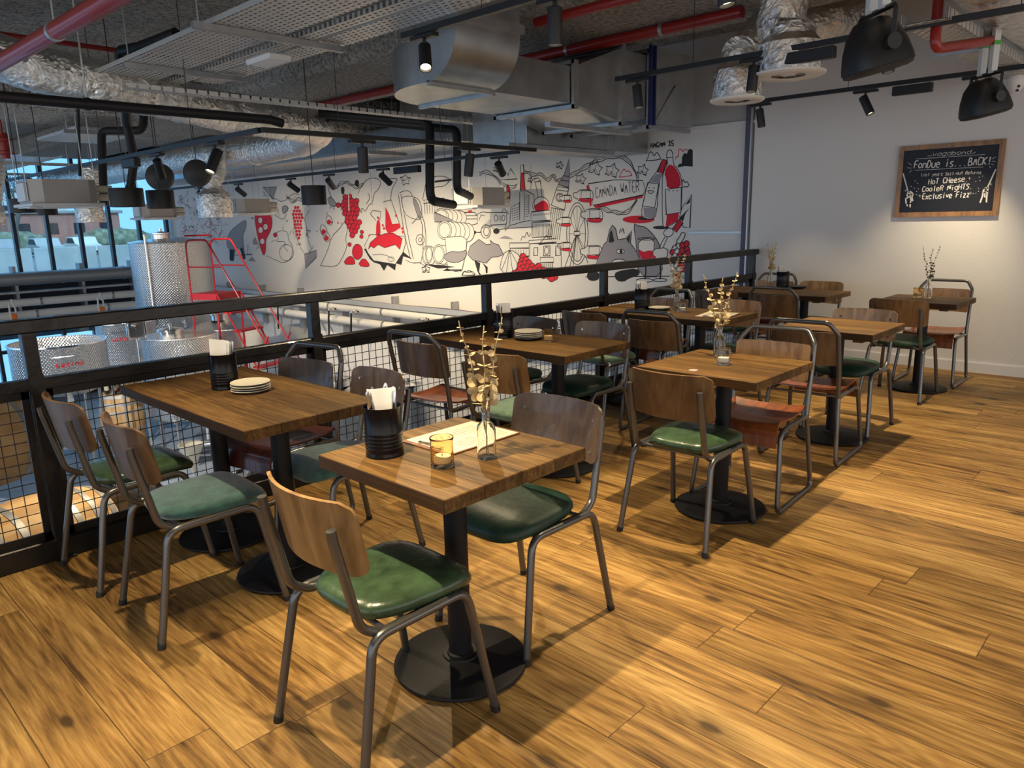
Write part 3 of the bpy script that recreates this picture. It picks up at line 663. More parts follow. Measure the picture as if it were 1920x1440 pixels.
# rectangular galvanised ductwork
t = empty('galvanised_duct', (3.85, 4.2, 2.4)); O3 = Vector((3.85, 4.2, 2.4)); tag(t, 'bent galvanised square duct with silencer box crossing above the railing', 'duct')
def gp(name, mb, m='galv', sm=True): mb.v = [tuple(Vector(v)-O3) for v in mb.v]; return mb.build(name, M[m], t, sm, ang=25)
arc = [(3.85+.32-.32*cos(a), 2.72-.32*sin(a)) for a in [radians(9*k) for k in range(11)]]
prof = [(3.85, 3.35)]+arc+[(4.26, 2.40), (4.26, 3.35)]
mb = MB(); mb.loft([[Vector((x, y, z)) for y, z in prof] for x in (3.55, 4.16)]); gp('vertical_elbow', mb)
plan = [(3.55, 4.262)]+[(4.30-.75*cos(a), 4.28+.75*sin(a)) for a in [radians(9*k) for k in range(11)]]+[(5.10, 5.03), (5.10, 4.16), (4.17, 4.16), (4.162, 4.262)]
mb = MB(); mb.loft([[Vector((x, y, z)) for x, y in plan] for z in (2.40, 2.69)]); gp('horizontal_bend', mb)
mb = MB(); mb.loft([[Vector(q) for q in r] for r in ([(5.16, 4.16, 2.40), (5.16, 5.03, 2.40), (5.16, 5.03, 2.70), (5.16, 4.16, 2.70)], [(5.78, 4.14, 2.30), (5.78, 5.10, 2.30), (5.78, 5.10, 2.92), (5.78, 4.14, 2.92)])]); gp('transition_piece', mb, sm=False)
mb = MB(); mb.bb((6.27, 4.10, 2.33), (6.98, 5.05, 2.99), .004)
mb.loft([[Vector((6.30, 4.095, 2.36)), Vector((6.62, 4.085, 2.69)), Vector((6.95, 4.095, 2.36))], [Vector((6.30, 4.10, 2.36)), Vector((6.62, 4.10, 2.69)), Vector((6.95, 4.10, 2.36))]]); gp('silencer_box', mb, sm=False)
mb = MB(); mb.bb((5.80, 4.16, 2.36), (6.25, 5.0, 2.92), .004); gp('connector_box', mb, 'galv_dk', False)
for x in (5.13, 5.80, 6.24):
    mb = MB(); a, b = (2.36, 2.74) if x < 5.3 else (2.27, 2.97)
    for q in ((4.12, 4.15), (5.04, 5.07)): mb.b2((x-.03, q[0], a), (x+.03, q[1], b))
    mb.b2((x-.03, 4.12, a), (x+.03, 5.07, a+.03)); mb.b2((x-.03, 4.12, b-.03), (x+.03, 5.07, b)); gp('flange', mb, 'galv_dk', False)
for x in (6.20, 6.27):
    mb = MB(); mb.b2((x-.007, 4.09, 2.30), (x+.012, 4.12, 3.0)); gp('blue_tape', mb, 'blue', False)
mb = MB(); mb.b2((3.55, 4.14, 2.375), (4.17, 4.17, 2.41)); gp('clip_flange', mb, 'galv_dk', False)
mb = MB(); mb.b2((4.18, 4.17, 2.375), (4.22, 5.03, 2.40)); gp('clip_flange', mb, 'galv_dk', False)
mb = MB(); mb.b2((3.53, 3.82, 2.74), (4.18, 3.85, 2.80)); gp('clip_flange', mb, 'galv_dk', False)
mb = MB(); mb.b2((5.0, 4.3, 2.225), (6.2, 4.36, 2.265)); gp('strut', mb, 'galv_dk', False)
mb = MB(); mb.b2((6.15, 4.2, 2.29), (7.1, 4.26, 2.33)); gp('strut', mb, 'galv_dk', False)
t2 = empty('branch_duct', (6, 5.5, 2.3)); tag(t2, 'lower pale galvanised branch duct hung on struts against the mural wall', 'duct')
mb = MB(); mb.bb((-.40, -.38, -.12), (1.7, .38, .28), .004); mb.build('casing', M['galv'], t2)
mb = MB(); mb.bb((-.7, -.42, -.17), (1.0, -.37, -.125), .003); mb.build('strut', M['galv_dk'], t2)
for x in (-.6, .9): rod(t2, (x, -.40, -.17), ZC-2.3, .005)
# long duct high behind, parallel to the mural
t3 = empty('wall_duct', (7.35, 11.5, 2.62)); tag(t3, 'long plain grey duct running above the whole mural', 'duct')
mb = MB(); mb.bb((-.30, -3.9, -.15), (.30, 6.5, .20), .006); mb.build('casing', M['galv'], t3)
for k in range(14):
    y = -3.7+k*.62; rod(t3, (-.33, y, -.3 if k % 3 else -.9), ZC-2.62, .005)
# cable trays
def tray(x0, x1, y0, y1, z, label, along='y', struts=(), lip=.03):
    c = ((x0+x1)/2, (y0+y1)/2, z); t = empty('cable_tray', c); tag(t, label, 'cable tray', 'perforated cable trays')
    a, b = (x1-x0)/2, (y1-y0)/2; mb = MB(); mb.add([(-a, -b, 0), (a, -b, 0), (a, b, 0), (-a, b, 0)], [(0, 1, 2, 3)])
    if along == 'y': mb.add([(-a, -b, 0), (-a, b, 0), (-a, b, lip), (-a, -b, lip)], [(0, 1, 2, 3)]); mb.add([(a, -b, 0), (a, b, 0), (a, b, lip), (a, -b, lip)], [(0, 1, 2, 3)])
    else: mb.add([(-a, -b, 0), (a, -b, 0), (a, -b, lip), (-a, -b, lip)], [(0, 1, 2, 3)]); mb.add([(-a, b, 0), (a, b, 0), (a, b, lip), (-a, b, lip)], [(0, 1, 2, 3)])
    o = mb.build('tray_bed', M['perf'], t); so = o.modifiers.new('s', 'SOLIDIFY'); so.thickness = .0015
    for q in struts:
        mb = MB()
        if along == 'y': mb.b2((q[0]-c[0], q[2]-.02-c[1], -.045), (q[1]-c[0], q[2]+.02-c[1], -.004)); e = [(q[0]-c[0]+.04, q[2]-c[1]), (q[1]-c[0]-.04, q[2]-c[1])]
        else: mb.b2((q[2]-.02-c[0], q[0]-c[1], -.045), (q[2]+.02-c[0], q[1]-c[1], -.004)); e = [(q[2]-c[0], q[0]-c[1]+.04), (q[2]-c[0], q[1]-c[1]-.04)]
        mb.build('strut', M['galv_dk'], t)
        for x, y in e: rod(t, (x, y, -.05), ZC-z, .005)
    return t
tray(2.38, 2.88, 1.5, 7.4, 2.72, 'widest perforated cable tray at the top, nearest the camera', 'y', [(2.26, 3.36, 4.87), (2.38, 3.38, 6.37)])
tray(2.98, 3.10, 1.5, 7.2, 2.72, 'narrow steel cable tray beside the wide perforated one')
tray(3.16, 3.40, 1.5, 6.9, 2.73, 'third perforated cable tray, lit along its right side')
tray(2.55, 3.30, 7.7, 9.6, 2.78, 'perforated tray continuing behind the foil duct')
tray(3.1, 3.9, 10.0, 11.6, 2.62, 'perforated tray hanging below the duct at the left', 'y', [(3.0, 4.1, 10.1)])
tray(2.2, 6.2, 5.86, 5.98, 2.45, 'narrow cable tray crossing above the lower lighting track', 'x')
tray(3.0, 3.5, 12.0, 16.5, 2.45, 'distant cable tray near the windows at the left', 'y', [(2.6, 4.2, 13.0), (2.6, 4.2, 15.5)])
tray(5.0, 7.7, 1.33, 1.58, 2.52, 'perforated cable tray leading to the white wall beside the red elbows', 'x', [(1.28, 1.66, 5.95)], .06)
tray(5.9, 6.2, 6.5, 13.0, 2.35, 'pale cable tray running above the mural track', 'y', [(5.8, 6.4, 8.0)])
# emergency light
mb = MB(); mb.bb((-.09, -.17, -.02), (.09, .17, .02), .008); o = mb.build('emergency_light', M['diff'], loc=D(503, 113, 5.4)); tag(o, 'flat white emergency light panel below the cable trays', 'emergency light')
# loudspeakers
def speaker(p, rz, label, tilt=25):
    t = empty('wall_speaker', p, radians(rz)); tag(t, label, 'loudspeaker', 'black bracket loudspeakers')
    Mr = Matrix.Rotation(radians(tilt), 3, 'Y'); mb = MB(); rings = []
    for x, w, h in ((-.125, .035, .045), (-.115, .055, .07), (-.07, .095, .10), (0, .118, .125), (.06, .128, .138), (.085, .130, .140)):
        r = []
        for k in range(28):
            a = 2*pi*k/28; ca, sa = cos(a), sin(a); e = 2/3.2; y = math.copysign(abs(ca)**e, ca)*w; z = math.copysign(abs(sa)**e, sa)*h; r.append(Mr @ Vector((x, y, z)))
        rings.append(r)
    mb.loft(rings); mb.build('cabinet', mat('speaker_black', (.011, .011, .012), .38), t, True, ang=60)
    mb = MB(); rings = []
    for x, f in ((.086, .985), (.10, .96), (.108, .8), (.11, .4), (.111, .02)):
        rings.append([Mr @ Vector((x, math.copysign(abs(cos(2*pi*k/28))**.62, cos(2*pi*k/28))*.128*f, math.copysign(abs(sin(2*pi*k/28))**.62, sin(2*pi*k/28))*.138*f)) for k in range(28)])
    mb.loft(rings); mb.build('grille', mat('speaker_grille', (.03, .027, .025), .6, bump=.6, bscale=300), t, True, ang=60)
    mb = MB(); mb.tube([(0, -.135, -.01), (0, -.138, .15), (0, .138, .15), (0, .135, -.01)], .012, 4, .02, 3, sx=1); mb.build('yoke', M['matte'], t)
    for s in (-1, 1):
        mb = MB(); mb.cyl((0, s*.118, 0), (0, s*.15, 0), .034, n=20); mb.build('pivot_knob', M['matte'], t, True)
    for s in (-1, 1):
        mb = MB(); mb.b2((-.02, s*.05-.016, .15), (.02, s*.05+.016, .80)); q = mb.build('support_strap', mat('white_strut', (.55, .58, .60), .5, bump=0), t)
        mb = MB(); mb.b2((-.024, s*.05-.02, .32), (.024, s*.05+.02, .345)); mb.build('clip', M['green'], q)
    return t
speaker(D(1640, 90, 3.35), -40, 'larger black loudspeaker hanging nearer the camera at top right', 76)
speaker(D(1845, 186, 4.85), -40, 'smaller black loudspeaker hanging beside the chalkboard wall', 76)
# camera dome
t = empty('security_camera', D(1905, 150, 6.1)); tag(t, 'white security camera dome at the right edge near the ceiling', 'camera')
mb = MB(); mb.lathe([(0, .03), (.06, .03), (.065, .01), (.065, -.02), (.055, -.06), (.03, -.10), (0, -.11)], n=24); mb.build('shell', M['skirt'], t, True)
for dz in (-.055, -.085):
    mb = MB(); q = Vector((-.62, -.45, 0)).normalized(); rr = .058 if dz > -.07 else .043; mb.cyl(q*(rr-.01)+Vector((0, 0, dz)), q*(rr+.003)+Vector((0, 0, dz-.002)), .011, n=12); mb.build('eye', M['lag'], t, True)
# ---------- wall painting and chalkboard ----------
FONT = {'A': '02 28 42|15 35', 'B': '02 08 28 37 36 25 05|25 44 43 32 02', 'C': '47 38 18 06 04 12 32 43', 'D': '02 08 28 46 44 22 02', 'E': '48 08 02 42|05 35', 'F': '48 08 02|05 35', 'G': '47 38 18 06 04 12 32 44 24', 'H': '08 02|48 42|05 45',
 'I': '28 22', 'K': '08 02|48 05 42', 'L': '08 02 42', 'N': '02 08 42 48', 'R': '02 08 38 47 46 35 05|25 42', 'S': '47 38 18 07 16 35 44 33 22 02', 'T': '08 48|28 22', 'W': '08 12 26 32 48', 'Z': '08 48 02 42',
 'a': '46 26 05 03 22 42|46 42', 'b': '08 02|05 26 45 43 22 02', 'c': '45 36 16 05 03 12 32 43', 'd': '48 42|46 26 05 03 22 42', 'e': '04 44 36 16 05 03 12 42', 'g': '46 26 05 03 22 42|46 41 20 00', 'h': '08 02|05 26 45 42', 'i': '26 22|28 27',
 'l': '28 22 32', 'n': '06 02|05 26 45 42', 'o': '26 05 03 22 43 45 26', 'r': '06 02|04 16 36', 's': '46 16 05 24 43 32 02', 't': '28 23 32|06 46', 'u': '06 03 12 32 43|46 42', 'v': '06 22 46', 'x': '06 42|46 02', 'y': '06 23|46 10', 'z': '06 46 02 42',
 '!': '28 24|23 22', '.': '12 22', '-': '14 34', '3': '07 28 37 25 43 22 03', '5': '48 08 05 35 43 32 02', '1': '16 28 22', '+': '24 22|13 33'}
class Plane2:
    def __init__(s, org, U, V, nrm): s.o, s.U, s.V, s.n = Vector(org), Vector(U), Vector(V), Vector(nrm); s.k = 0
    def P(s, p, lift=0): return s.o+s.U*p[0]+s.V*p[1]+s.n*lift
def ribbon(mb, pl, pts, w, lift=.001, closed=False):
    P = [Vector((p[0], p[1])) for p in pts]; Q = [P[0]]
    for p in P[1:]:
        if (p-Q[-1]).length > 1e-5: Q.append(p)
    P = Q; n = len(P)
    if n < 2: return
    L, R = [], []
    for i in range(n):
        a = P[i-1] if (i or closed) else P[i]; b = P[(i+1) % n] if (i < n-1 or closed) else P[i]
        d = (b-a); d = d.normalized() if d.length > 1e-6 else Vector((1, 0)); q = Vector((-d.y, d.x))
        e = (P[i]-a).normalized() if (P[i]-a).length > 1e-6 else d
        k = 1/max(.55, abs(Vector((-e.y, e.x)).dot(q))); L.append(pl.P(P[i]+q*w*.5*k, lift)); R.append(pl.P(P[i]-q*w*.5*k, lift))
    fs = [(i, (i+1) % n, n+(i+1) % n, n+i) for i in range(n if closed else n-1)]
    mb.add(L+R, fs)
def fill(mb, pl, pts, lift=.0):
    from mathutils.geometry import tessellate_polygon
    v = [Vector((p[0], p[1], 0)) for p in pts]; t = tessellate_polygon([v]); mb.add([pl.P(p, lift) for p in pts], [tuple(x) for x in t])
def smooth(pts, closed=False, it=2):
    for _ in range(it):
        Q = []; n = len(pts)
        for i in range(n if closed else n-1):
            a, b = pts[i], pts[(i+1) % n]; Q += [(a[0]*.75+b[0]*.25, a[1]*.75+b[1]*.25), (a[0]*.25+b[0]*.75, a[1]*.25+b[1]*.75)]
        pts = Q if closed else [pts[0]]+Q+[pts[-1]]
    return pts
def text(mb, pl, s, a, b, h, w, slant=0, lift=.002, jit=0):
    a = Vector(a); b = Vector(b); d = (b-a); n = len(s); adv = d.length/n; d.normalize(); q = Vector((-d.y, d.x)); q = q if q.y > 0 else -q
    for i, ch in enumerate(s):
        g = FONT.get(ch)
        if not g: continue
        gy = random.uniform(-jit, jit)
        for st in g.split('|'):
            pts = []
            for c in st.split():
                x, y = int(c[0])/4*.74*adv, (int(c[1])-2)/6*h+gy
                p = a+d*(i*adv+x+slant*y)+q*y; pts.append((p.x, p.y))
            if len(pts) > 2: pts = [pts[0]]+smooth(pts, False, 1)[1:-1]+[pts[-1]]
            ribbon(mb, pl, pts, w, lift)
XM = XW+.0295
WP = Plane2((XM, 0, 0), (0, 1, 0), (0, 0, 1), (-1, 0, 0))
def w6(pts): return [(lambda v: (v.y, v.z))(onp(0, XM, 850+x/3.3103, 220+y/3.3103)) for x, y in pts]
def w5(pts): return [(lambda v: (v.y, v.z))(onp(0, XM, 320+x/3.3103, 220+y/3.3103)) for x, y in pts]
mur = MB(); LW = .0098
LIFT = [0.0005]
def nxt(): LIFT[0] += 8e-6; return LIFT[0]
def ln(T, pts, sm=1, closed=False, m=0, w=None):
    mur.mi = m; p = smooth(pts, closed, sm) if sm else pts; ribbon(mur, WP, T(p), w or LW, nxt(), closed)
def fl_(T, pts, m, sm=1, line=True):
    mur.mi = m; p = smooth(pts, True, sm) if sm else pts; fill(mur, WP, T(p), nxt())
    if line: ln(T, p, 0, True)
def ell(cx, cy, rx, ry, n=22, a0=0, a1=2*pi, rot=0):
    return [(cx+rx*cos(a0+(a1-a0)*k/n)*cos(rot)-ry*sin(a0+(a1-a0)*k/n)*sin(rot), cy+rx*cos(a0+(a1-a0)*k/n)*sin(rot)+ry*sin(a0+(a1-a0)*k/n)*cos(rot)) for k in range(n)]
BK, RD, GY, WH = 0, 1, 2, 3
def grape(T, c, r, m=RD):
    fl_(T, ell(c[0], c[1], r, r*1.08, 14), m, 0)
    ln(T, ell(c[0]-r*.3, c[1]-r*.3, r*.35, r*.4, 6, 2.6, 5), 0)
def leaf(T, x, y, s, m=None, rot=0):
    pts = []
    for k in range(11):
        a = rot+pi*1.5+(k-5)*.56; r = s*(1.0 if k % 2 else .66)*(1.15 if k == 5 else 1); pts.append((x+r*cos(a), y+r*sin(a)))
    pts.append((x-.2*s*cos(rot+pi*1.5), y-.2*s*sin(rot+pi*1.5)))
    if m is not None: fl_(T, pts, m, 0)
    else: ln(T, pts, 0, True)
    for k in (1, 5, 9): ln(T, [(x, y), ((x+pts[k][0])/2, (y+pts[k][1])/2), pts[k]], 0, w=LW*.6)
def vine(T, pts, wd=12):
    P = smooth(pts, False, 2)
    for s in (-1, 0, 1): ln(T, [(x+s*wd*sin(i*.9)*.4, y+s*wd+4*sin(i*1.3+s)) for i, (x, y) in enumerate(P)], 1, w=LW*(.7 if s == 0 else 1))
T = w6
# sign with the place name
fl_(T, [(870, 548), (1182, 482), (1172, 500), (884, 566)], RD, 0, False); fl_(T, [(826, 425), (840, 418), (860, 545), (848, 555)], RD, 0, False)
fl_(T, [(838, 412), (1000, 388), (1175, 392), (1192, 450), (1178, 482), (868, 546)], WH, 0)
a, b = w6([(884, 500), (1160, 458)]); mur.mi = BK; text(mur, WP, 'CANADA WATER', a, b, -.0+abs(w6([(884, 500)])[0][1]-w6([(884, 437)])[0][1]), LW*.9, 0, nxt())
a, b = w6([(1226, 190), (1372, 174)]); text(mur, WP, 'HAGAN 35', a, b, abs(w6([(1226, 190)])[0][1]-w6([(1226, 160)])[0][1]), .013, 0, nxt())
vine(T, [(700, 380), (760, 345), (830, 305), (880, 268), (960, 245), (1020, 238), (1085, 262), (1122, 320), (1150, 388)]); vine(T, [(900, 550), (960, 580), (1010, 590), (1065, 600), (1112, 560), (1140, 505)], 10)
vine(T, [(440, 335), (500, 360), (550, 350), (585, 400), (620, 350), (640, 400), (680, 385)], 9); vine(T, [(160, 350), (220, 335), (280, 390), (340, 440), (395, 425)], 9)
for x, y, s in ((880, 320, 46), (985, 335, 46), (1175, 330, 36), (790, 385, 34), (660, 300, 24), (478, 390, 18), (265, 325, 18)): leaf(T, x, y, s, None, .3)
ln(T, [(1030, 372), (1040, 345), (1052, 330), (1060, 318), (1075, 340), (1090, 330), (1105, 352), (1110, 362), (1030, 372)], 1, m=RD)
# bottles
fl_(T, ell(1150, 634, 100, 24), RD, 0, False); fl_(T, ell(1195, 627, 52, 11), BK, 0, False); fl_(T, ell(1288, 684, 50, 11), BK, 0, False)
fl_(T, [(1298, 260), (1326, 268), (1302, 345), (1276, 400), (1262, 605), (1235, 633), (1185, 628), (1166, 602), (1176, 540), (1200, 430), (1224, 385), (1262, 342)], WH)
fl_(T, [(1298, 260), (1326, 268), (1300, 348), (1268, 340)], RD, 0); fl_(T, [(1230, 385), (1264, 350), (1298, 350), (1278, 408), (1222, 402)], GY, 0, False); fl_(T, [(1180, 558), (1262, 562), (1256, 608), (1234, 630), (1184, 620)], GY, 0, False)
ln(T, [(1206, 405), (1276, 412), (1250, 560), (1174, 550), (1206, 405)], 0); ln(T, [(1206, 455), (1216, 472), (1232, 474), (1248, 456), (1206, 455)], 1); ln(T, [(1212, 440), (1220, 436)], 0); ln(T, [(1240, 440), (1250, 438)], 0)
fl_(T, [(1322, 208), (1362, 200), (1364, 290), (1392, 320), (1416, 372), (1420, 450), (1412, 610), (1400, 642), (1310, 688), (1298, 660), (1296, 400), (1302, 348), (1328, 292)], WH)
fl_(T, [(1330, 296), (1360, 294), (1386, 322), (1410, 372), (1414, 438), (1326, 446), (1322, 380), (1308, 350)], RD, 1, False); fl_(T, [(1326, 602), (1400, 592), (1396, 640), (1318, 680)], RD, 0, False)
fl_(T, [(1316, 448), (1416, 434), (1412, 590), (1322, 604)], WH, 0); ln(T, [(1330, 296), (1326, 250), (1360, 248)], 0)
for x in (1335, 1360, 1385): ln(T, [(x, 458), (x+8, 452)], 0)
ln(T, [(1195, 270), (1208, 255), (1213, 225), (1232, 210), (1245, 246), (1262, 212), (1280, 240), (1292, 262), (1195, 270)], 1)
fl_(T, [(1390, 312), (1400, 290), (1418, 286), (1420, 246), (1432, 222), (1450, 226), (1460, 200), (1475, 195), (1486, 205), (1486, 306), (1440, 302)], BK, 0, False)
ln(T, [(1378, 262), (1384, 242), (1398, 245), (1396, 200), (1412, 195), (1426, 216), (1436, 196), (1455, 205)], 1, m=RD)
ln(T, [(1420, 430), (1422, 380), (1440, 410), (1450, 395), (1468, 430), (1420, 432)], 1)
fl_(T, [(1478, 478), (1420, 560), (1404, 620), (1428, 682), (1468, 686)], WH, 0); fl_(T, [(1474, 492), (1468, 530), (1440, 545)], BK, 0, False); fl_(T, [(1404, 622), (1468, 560), (1440, 600), (1425, 650)], BK, 0, False)
fl_(T, [(1362, 692), (1404, 632), (1426, 656), (1384, 714)], RD, 0); fl_(T, [(1300, 712), (1340, 682), (1368, 700), (1360, 735), (1318, 745)], WH)
ln(T, [(1330, 745), (1310, 790), (1290, 830)], 1); ln(T, [(1316, 742), (1296, 770), (1280, 812)], 1)
# tower with clock
fl_(T, [(650, 418), (690, 350), (719, 256), (722, 350), (716, 436)], GY, 0); ln(T, [(668, 390), (722, 398)], 0); ln(T, [(684, 362), (722, 368)], 0)
fl_(T, [(608, 545), (645, 430), (716, 440), (690, 575)], WH, 0); ln(T, ell(660, 497, 24, 26), 0, True); ln(T, ell(660, 497, 17, 19), 0, True); ln(T, [(660, 497), (660, 482)], 0); ln(T, [(660, 497), (670, 500)], 0)
for k in range(7): ln(T, [(612+k*12, 560+k), (585+k*12, 760)], 0, w=LW*.8)
ln(T, [(605, 560), (694, 578)], 0); ln(T, [(640, 450), (712, 460)], 0)
# ferris wheel of bottles
for rx, ry in ((66, 192), (50, 172)): ln(T, ell(770, 722, rx, ry, 40), 0, True)
for k in range(12):
    a_ = k*pi/6; ln(T, [(768, 722), (768+50*cos(a_), 722+172*sin(a_))], 0, w=LW*.6)
for q in ((690, 935), (722, 935), (742, 935), (836, 905)): ln(T, [(766, 722), q], 0)
fl_(T, [(750, 708), (786, 708), (786, 732), (750, 732)], WH, 0)
for x, y, s, f in ((812, 488, 1, 1), (866, 610, 1.1, 1), (862, 838, 1.1, 1), (690, 648, .75, 1), (694, 802, .7, 1), (700, 505, .6, 1)):
    B = lambda P: [(x+px*s*f, y+py*s) for px, py in P]
    fl_(T, B([(-68, -8), (-62, -22), (-44, -20), (-30, -38), (40, -40), (56, -20), (56, 24), (40, 40), (-30, 34), (-44, 14), (-62, 12)]), WH); fl_(T, B([(-34, 8), (0, 22), (54, 10), (50, 34), (38, 39), (-28, 33)]), RD, 1, False); ln(T, B([(-18, -32), (40, -34), (40, 14), (-18, 16), (-18, -32)]), 0)
# domed building with flask
fl_(T, ell(545, 550, 52, 56), WH, 0); fl_(T, [(497, 552), (530, 530), (560, 512), (590, 535), (592, 575), (560, 600), (515, 590)], RD, 1, False); ln(T, [(528, 500), (508, 400), (502, 392), (528, 380), (540, 392), (552, 498)], 0)
fl_(T, [(500, 382), (530, 376), (536, 396), (506, 402)], WH, 0); fl_(T, [(482, 604), (486, 588), (600, 575), (606, 602), (602, 640), (486, 645)], WH, 0)
for k in range(9): ln(T, ell(497+k*12, 606-k, 3, 6, 8), 0, True, w=LW*.6)
for k in range(14): ln(T, [(492+k*8.6, 662), (494+k*8.5, 735)], 0, w=LW*.6)
ln(T, [(486, 655), (612, 645), (612, 740), (488, 745), (486, 655)], 0); ln(T, [(470, 765), (640, 752), (640, 775), (470, 785), (470, 765)], 0); ln(T, [(530, 790), (580, 732), (628, 780), (530, 790)], 0)
for x0, y0, x1, y1 in ((560, 800, 600, 860), (540, 870, 622, 900), (500, 810, 524, 858), (636, 800, 664, 858), (475, 785, 670, 935), (350, 780, 470, 812), (355, 812, 470, 862)): ln(T, [(x0, y0), (x1, y0-2), (x1, y1), (x0, y1), (x0, y0)], 0)
for k in range(7): ln(T, [(545+k*12, 905), (545+k*12, 940)], 0)
ln(T, ell(580, 828, 14, 24, 16), 0, True)
for k in range(6): ln(T, [(372+k*16, 820), (372+k*16, 852)], 0, w=LW*.6)
# blocks of flats
for P in ([(350, 665), (358, 560), (410, 530), (412, 640)], [(412, 640), (412, 465), (440, 448), (502, 482), (504, 560)], [(440, 448), (440, 640)], [(470, 478), (470, 600)], [(320, 690), (500, 680)], [(345, 600), (312, 560), (300, 600)]): ln(T, P, 0)
for i in range(4):
    for j in range(6): ln(T, [(365+i*11, 570+j*14-i*3), (371+i*11, 568+j*14-i*3)], 0)
for j in range(10): ln(T, [(446, 480+j*15), (466, 488+j*14)], 0, w=LW*.6)
fl_(T, [(418, 298), (436, 294), (438, 345), (447, 452), (416, 452), (420, 345)], WH, 0); fl_(T, [(421, 345), (437, 342), (445, 448), (418, 448)], RD, 0)
ln(T, [(300, 385), (320, 330), (340, 360), (355, 318), (398, 382), (300, 388)], 0); fl_(T, [(330, 420), (350, 430), (355, 500), (340, 520), (332, 470)], RD, 1)
ln(T, [(420, 765), (430, 735), (445, 750), (455, 705), (470, 745), (482, 720)], 1); ln(T, [(320, 705), (350, 670), (380, 665), (420, 650), (480, 640)], 1)
# lorry with crates
fl_(T, [(0, 592), (132, 590), (150, 612), (150, 660), (100, 672), (0, 665)], WH, 0); fl_(T, [(20, 586), (45, 570), (60, 590)], RD, 1, False); fl_(T, [(80, 588), (110, 572), (122, 590)], RD, 1, False)
ln(T, [(0, 612), (148, 610)], 0); ln(T, [(0, 632), (150, 630)], 0)
fl_(T, [(150, 600), (180, 588), (230, 592), (330, 590), (332, 650), (320, 692), (255, 700), (240, 680), (205, 668), (175, 690), (168, 715), (110, 712), (60, 690), (100, 672), (150, 660)], WH, 0)
ln(T, ell(202, 708, 30, 42), 0, True); ln(T, ell(206, 708, 18, 27), 0, True); fl_(T, ell(268, 706, 20, 18), BK, 0, False); fl_(T, ell(130, 714, 14, 10), BK, 0, False)
ln(T, ell(265, 625, 10, 20, 12), 0, True); ln(T, ell(312, 625, 9, 18, 12), 0, True); ln(T, [(160, 640), (172, 605), (195, 612)], 0); ln(T, [(232, 600), (232, 670), (328, 662)], 0)
for k in range(4): ln(T, [(282+k*6, 608), (282+k*6, 645)], 0, w=LW*.6)
fl_(T, [(280, 752), (320, 735), (345, 742), (375, 758)], GY, 0, False)
# running fox and leaf
fl_(T, [(90, 852), (105, 800), (160, 757), (205, 790), (232, 788), (228, 762), (250, 782), (282, 792), (312, 852), (275, 866), (238, 868), (205, 905), (160, 895), (120, 885)], GY, 0)
fl_(T, [(0, 825), (40, 842), (82, 838), (50, 880), (0, 905)], GY, 0); fl_(T, [(130, 885), (168, 905), (160, 960), (176, 980), (166, 986), (150, 955)], BK, 0, False); fl_(T, [(180, 900), (214, 930), (212, 968), (202, 966), (200, 935)], BK, 0, False)
fl_(T, [(305, 850), (355, 820), (412, 855), (428, 920), (400, 962), (285, 965)], WH, 1)
for q in ((300, 950), (330, 965), (370, 965), (405, 920)): ln(T, [(350, 822), q], 0)
for x, y in [(432, 865), (425, 890), (450, 885), (440, 910), (470, 905), (415, 915), (430, 935), (460, 930), (490, 925), (410, 945), (445, 955), (478, 950), (510, 940), (530, 925), (395, 965), (500, 965), (535, 950), (560, 950), (560, 980), (595, 985), (630, 990), (380, 970), (585, 965), (610, 1000)]: grape(T, (x, y), 20)
ln(T, [(52, 980), (65, 955), (85, 965), (95, 945), (120, 968), (140, 982), (52, 980)], 1); fl_(T, [(0, 935), (30, 932), (56, 942), (30, 956), (0, 955)], WH, 1)
# fox lying with glasses
fl_(T, [(1118, 655), (1150, 675), (1192, 678), (1252, 740), (1285, 800), (1302, 990), (1150, 990), (1138, 800)], GY)
fl_(T, [(882, 915), (905, 860), (935, 790), (955, 770), (970, 700), (988, 670), (1008, 690), (1022, 760), (1070, 752), (1106, 705), (1100, 780), (1142, 840), (1165, 905), (1130, 925)], GY, 0)
fl_(T, [(965, 775), (972, 715), (985, 700), (1000, 768), (985, 778)], BK, 0, False); fl_(T, [(1075, 755), (1100, 722), (1092, 785)], BK, 0, False); fl_(T, ell(1038, 832, 24, 14), WH, 0); fl_(T, ell(1042, 832, 8, 9), BK, 0)
fl_(T, [(985, 915), (990, 885), (1040, 878), (1090, 895), (1120, 912), (1100, 925), (1000, 935)], WH, 1)
fl_(T, [(828, 972), (850, 955), (905, 958), (908, 1005), (870, 1018), (835, 1008)], BK, 1, False); fl_(T, [(998, 968), (1040, 950), (1140, 935), (1165, 975), (1090, 1000), (1060, 1022), (1012, 1015)], BK, 1, False)
ln(T, [(1032, 720), (1038, 690), (1045, 708), (1052, 688), (1062, 722)], 0)
for q in ([(1148, 758), (1250, 748), (1244, 850), (1215, 905), (1180, 905), (1150, 850)],): fl_(T, q, WH, 1)
fl_(T, [(1150, 815), (1180, 838), (1210, 825), (1246, 830), (1238, 870), (1212, 902), (1182, 900), (1154, 850)], RD, 1, False); ln(T, ell(1199, 754, 52, 8), 0, True); ln(T, [(1194, 905), (1196, 960), (1190, 1005)], 0, w=.02); ln(T, ell(1188, 1012, 52, 12), 0, True)
fl_(T, [(1238, 816), (1334, 808), (1328, 870), (1300, 915), (1268, 912), (1242, 870)], WH, 1); fl_(T, [(1244, 850), (1262, 870), (1264, 905), (1248, 885)], RD, 1, False); ln(T, [(1284, 912), (1288, 960), (1284, 1005)], 0, w=.02); ln(T, ell(1284, 1010, 42, 10), 0, True)
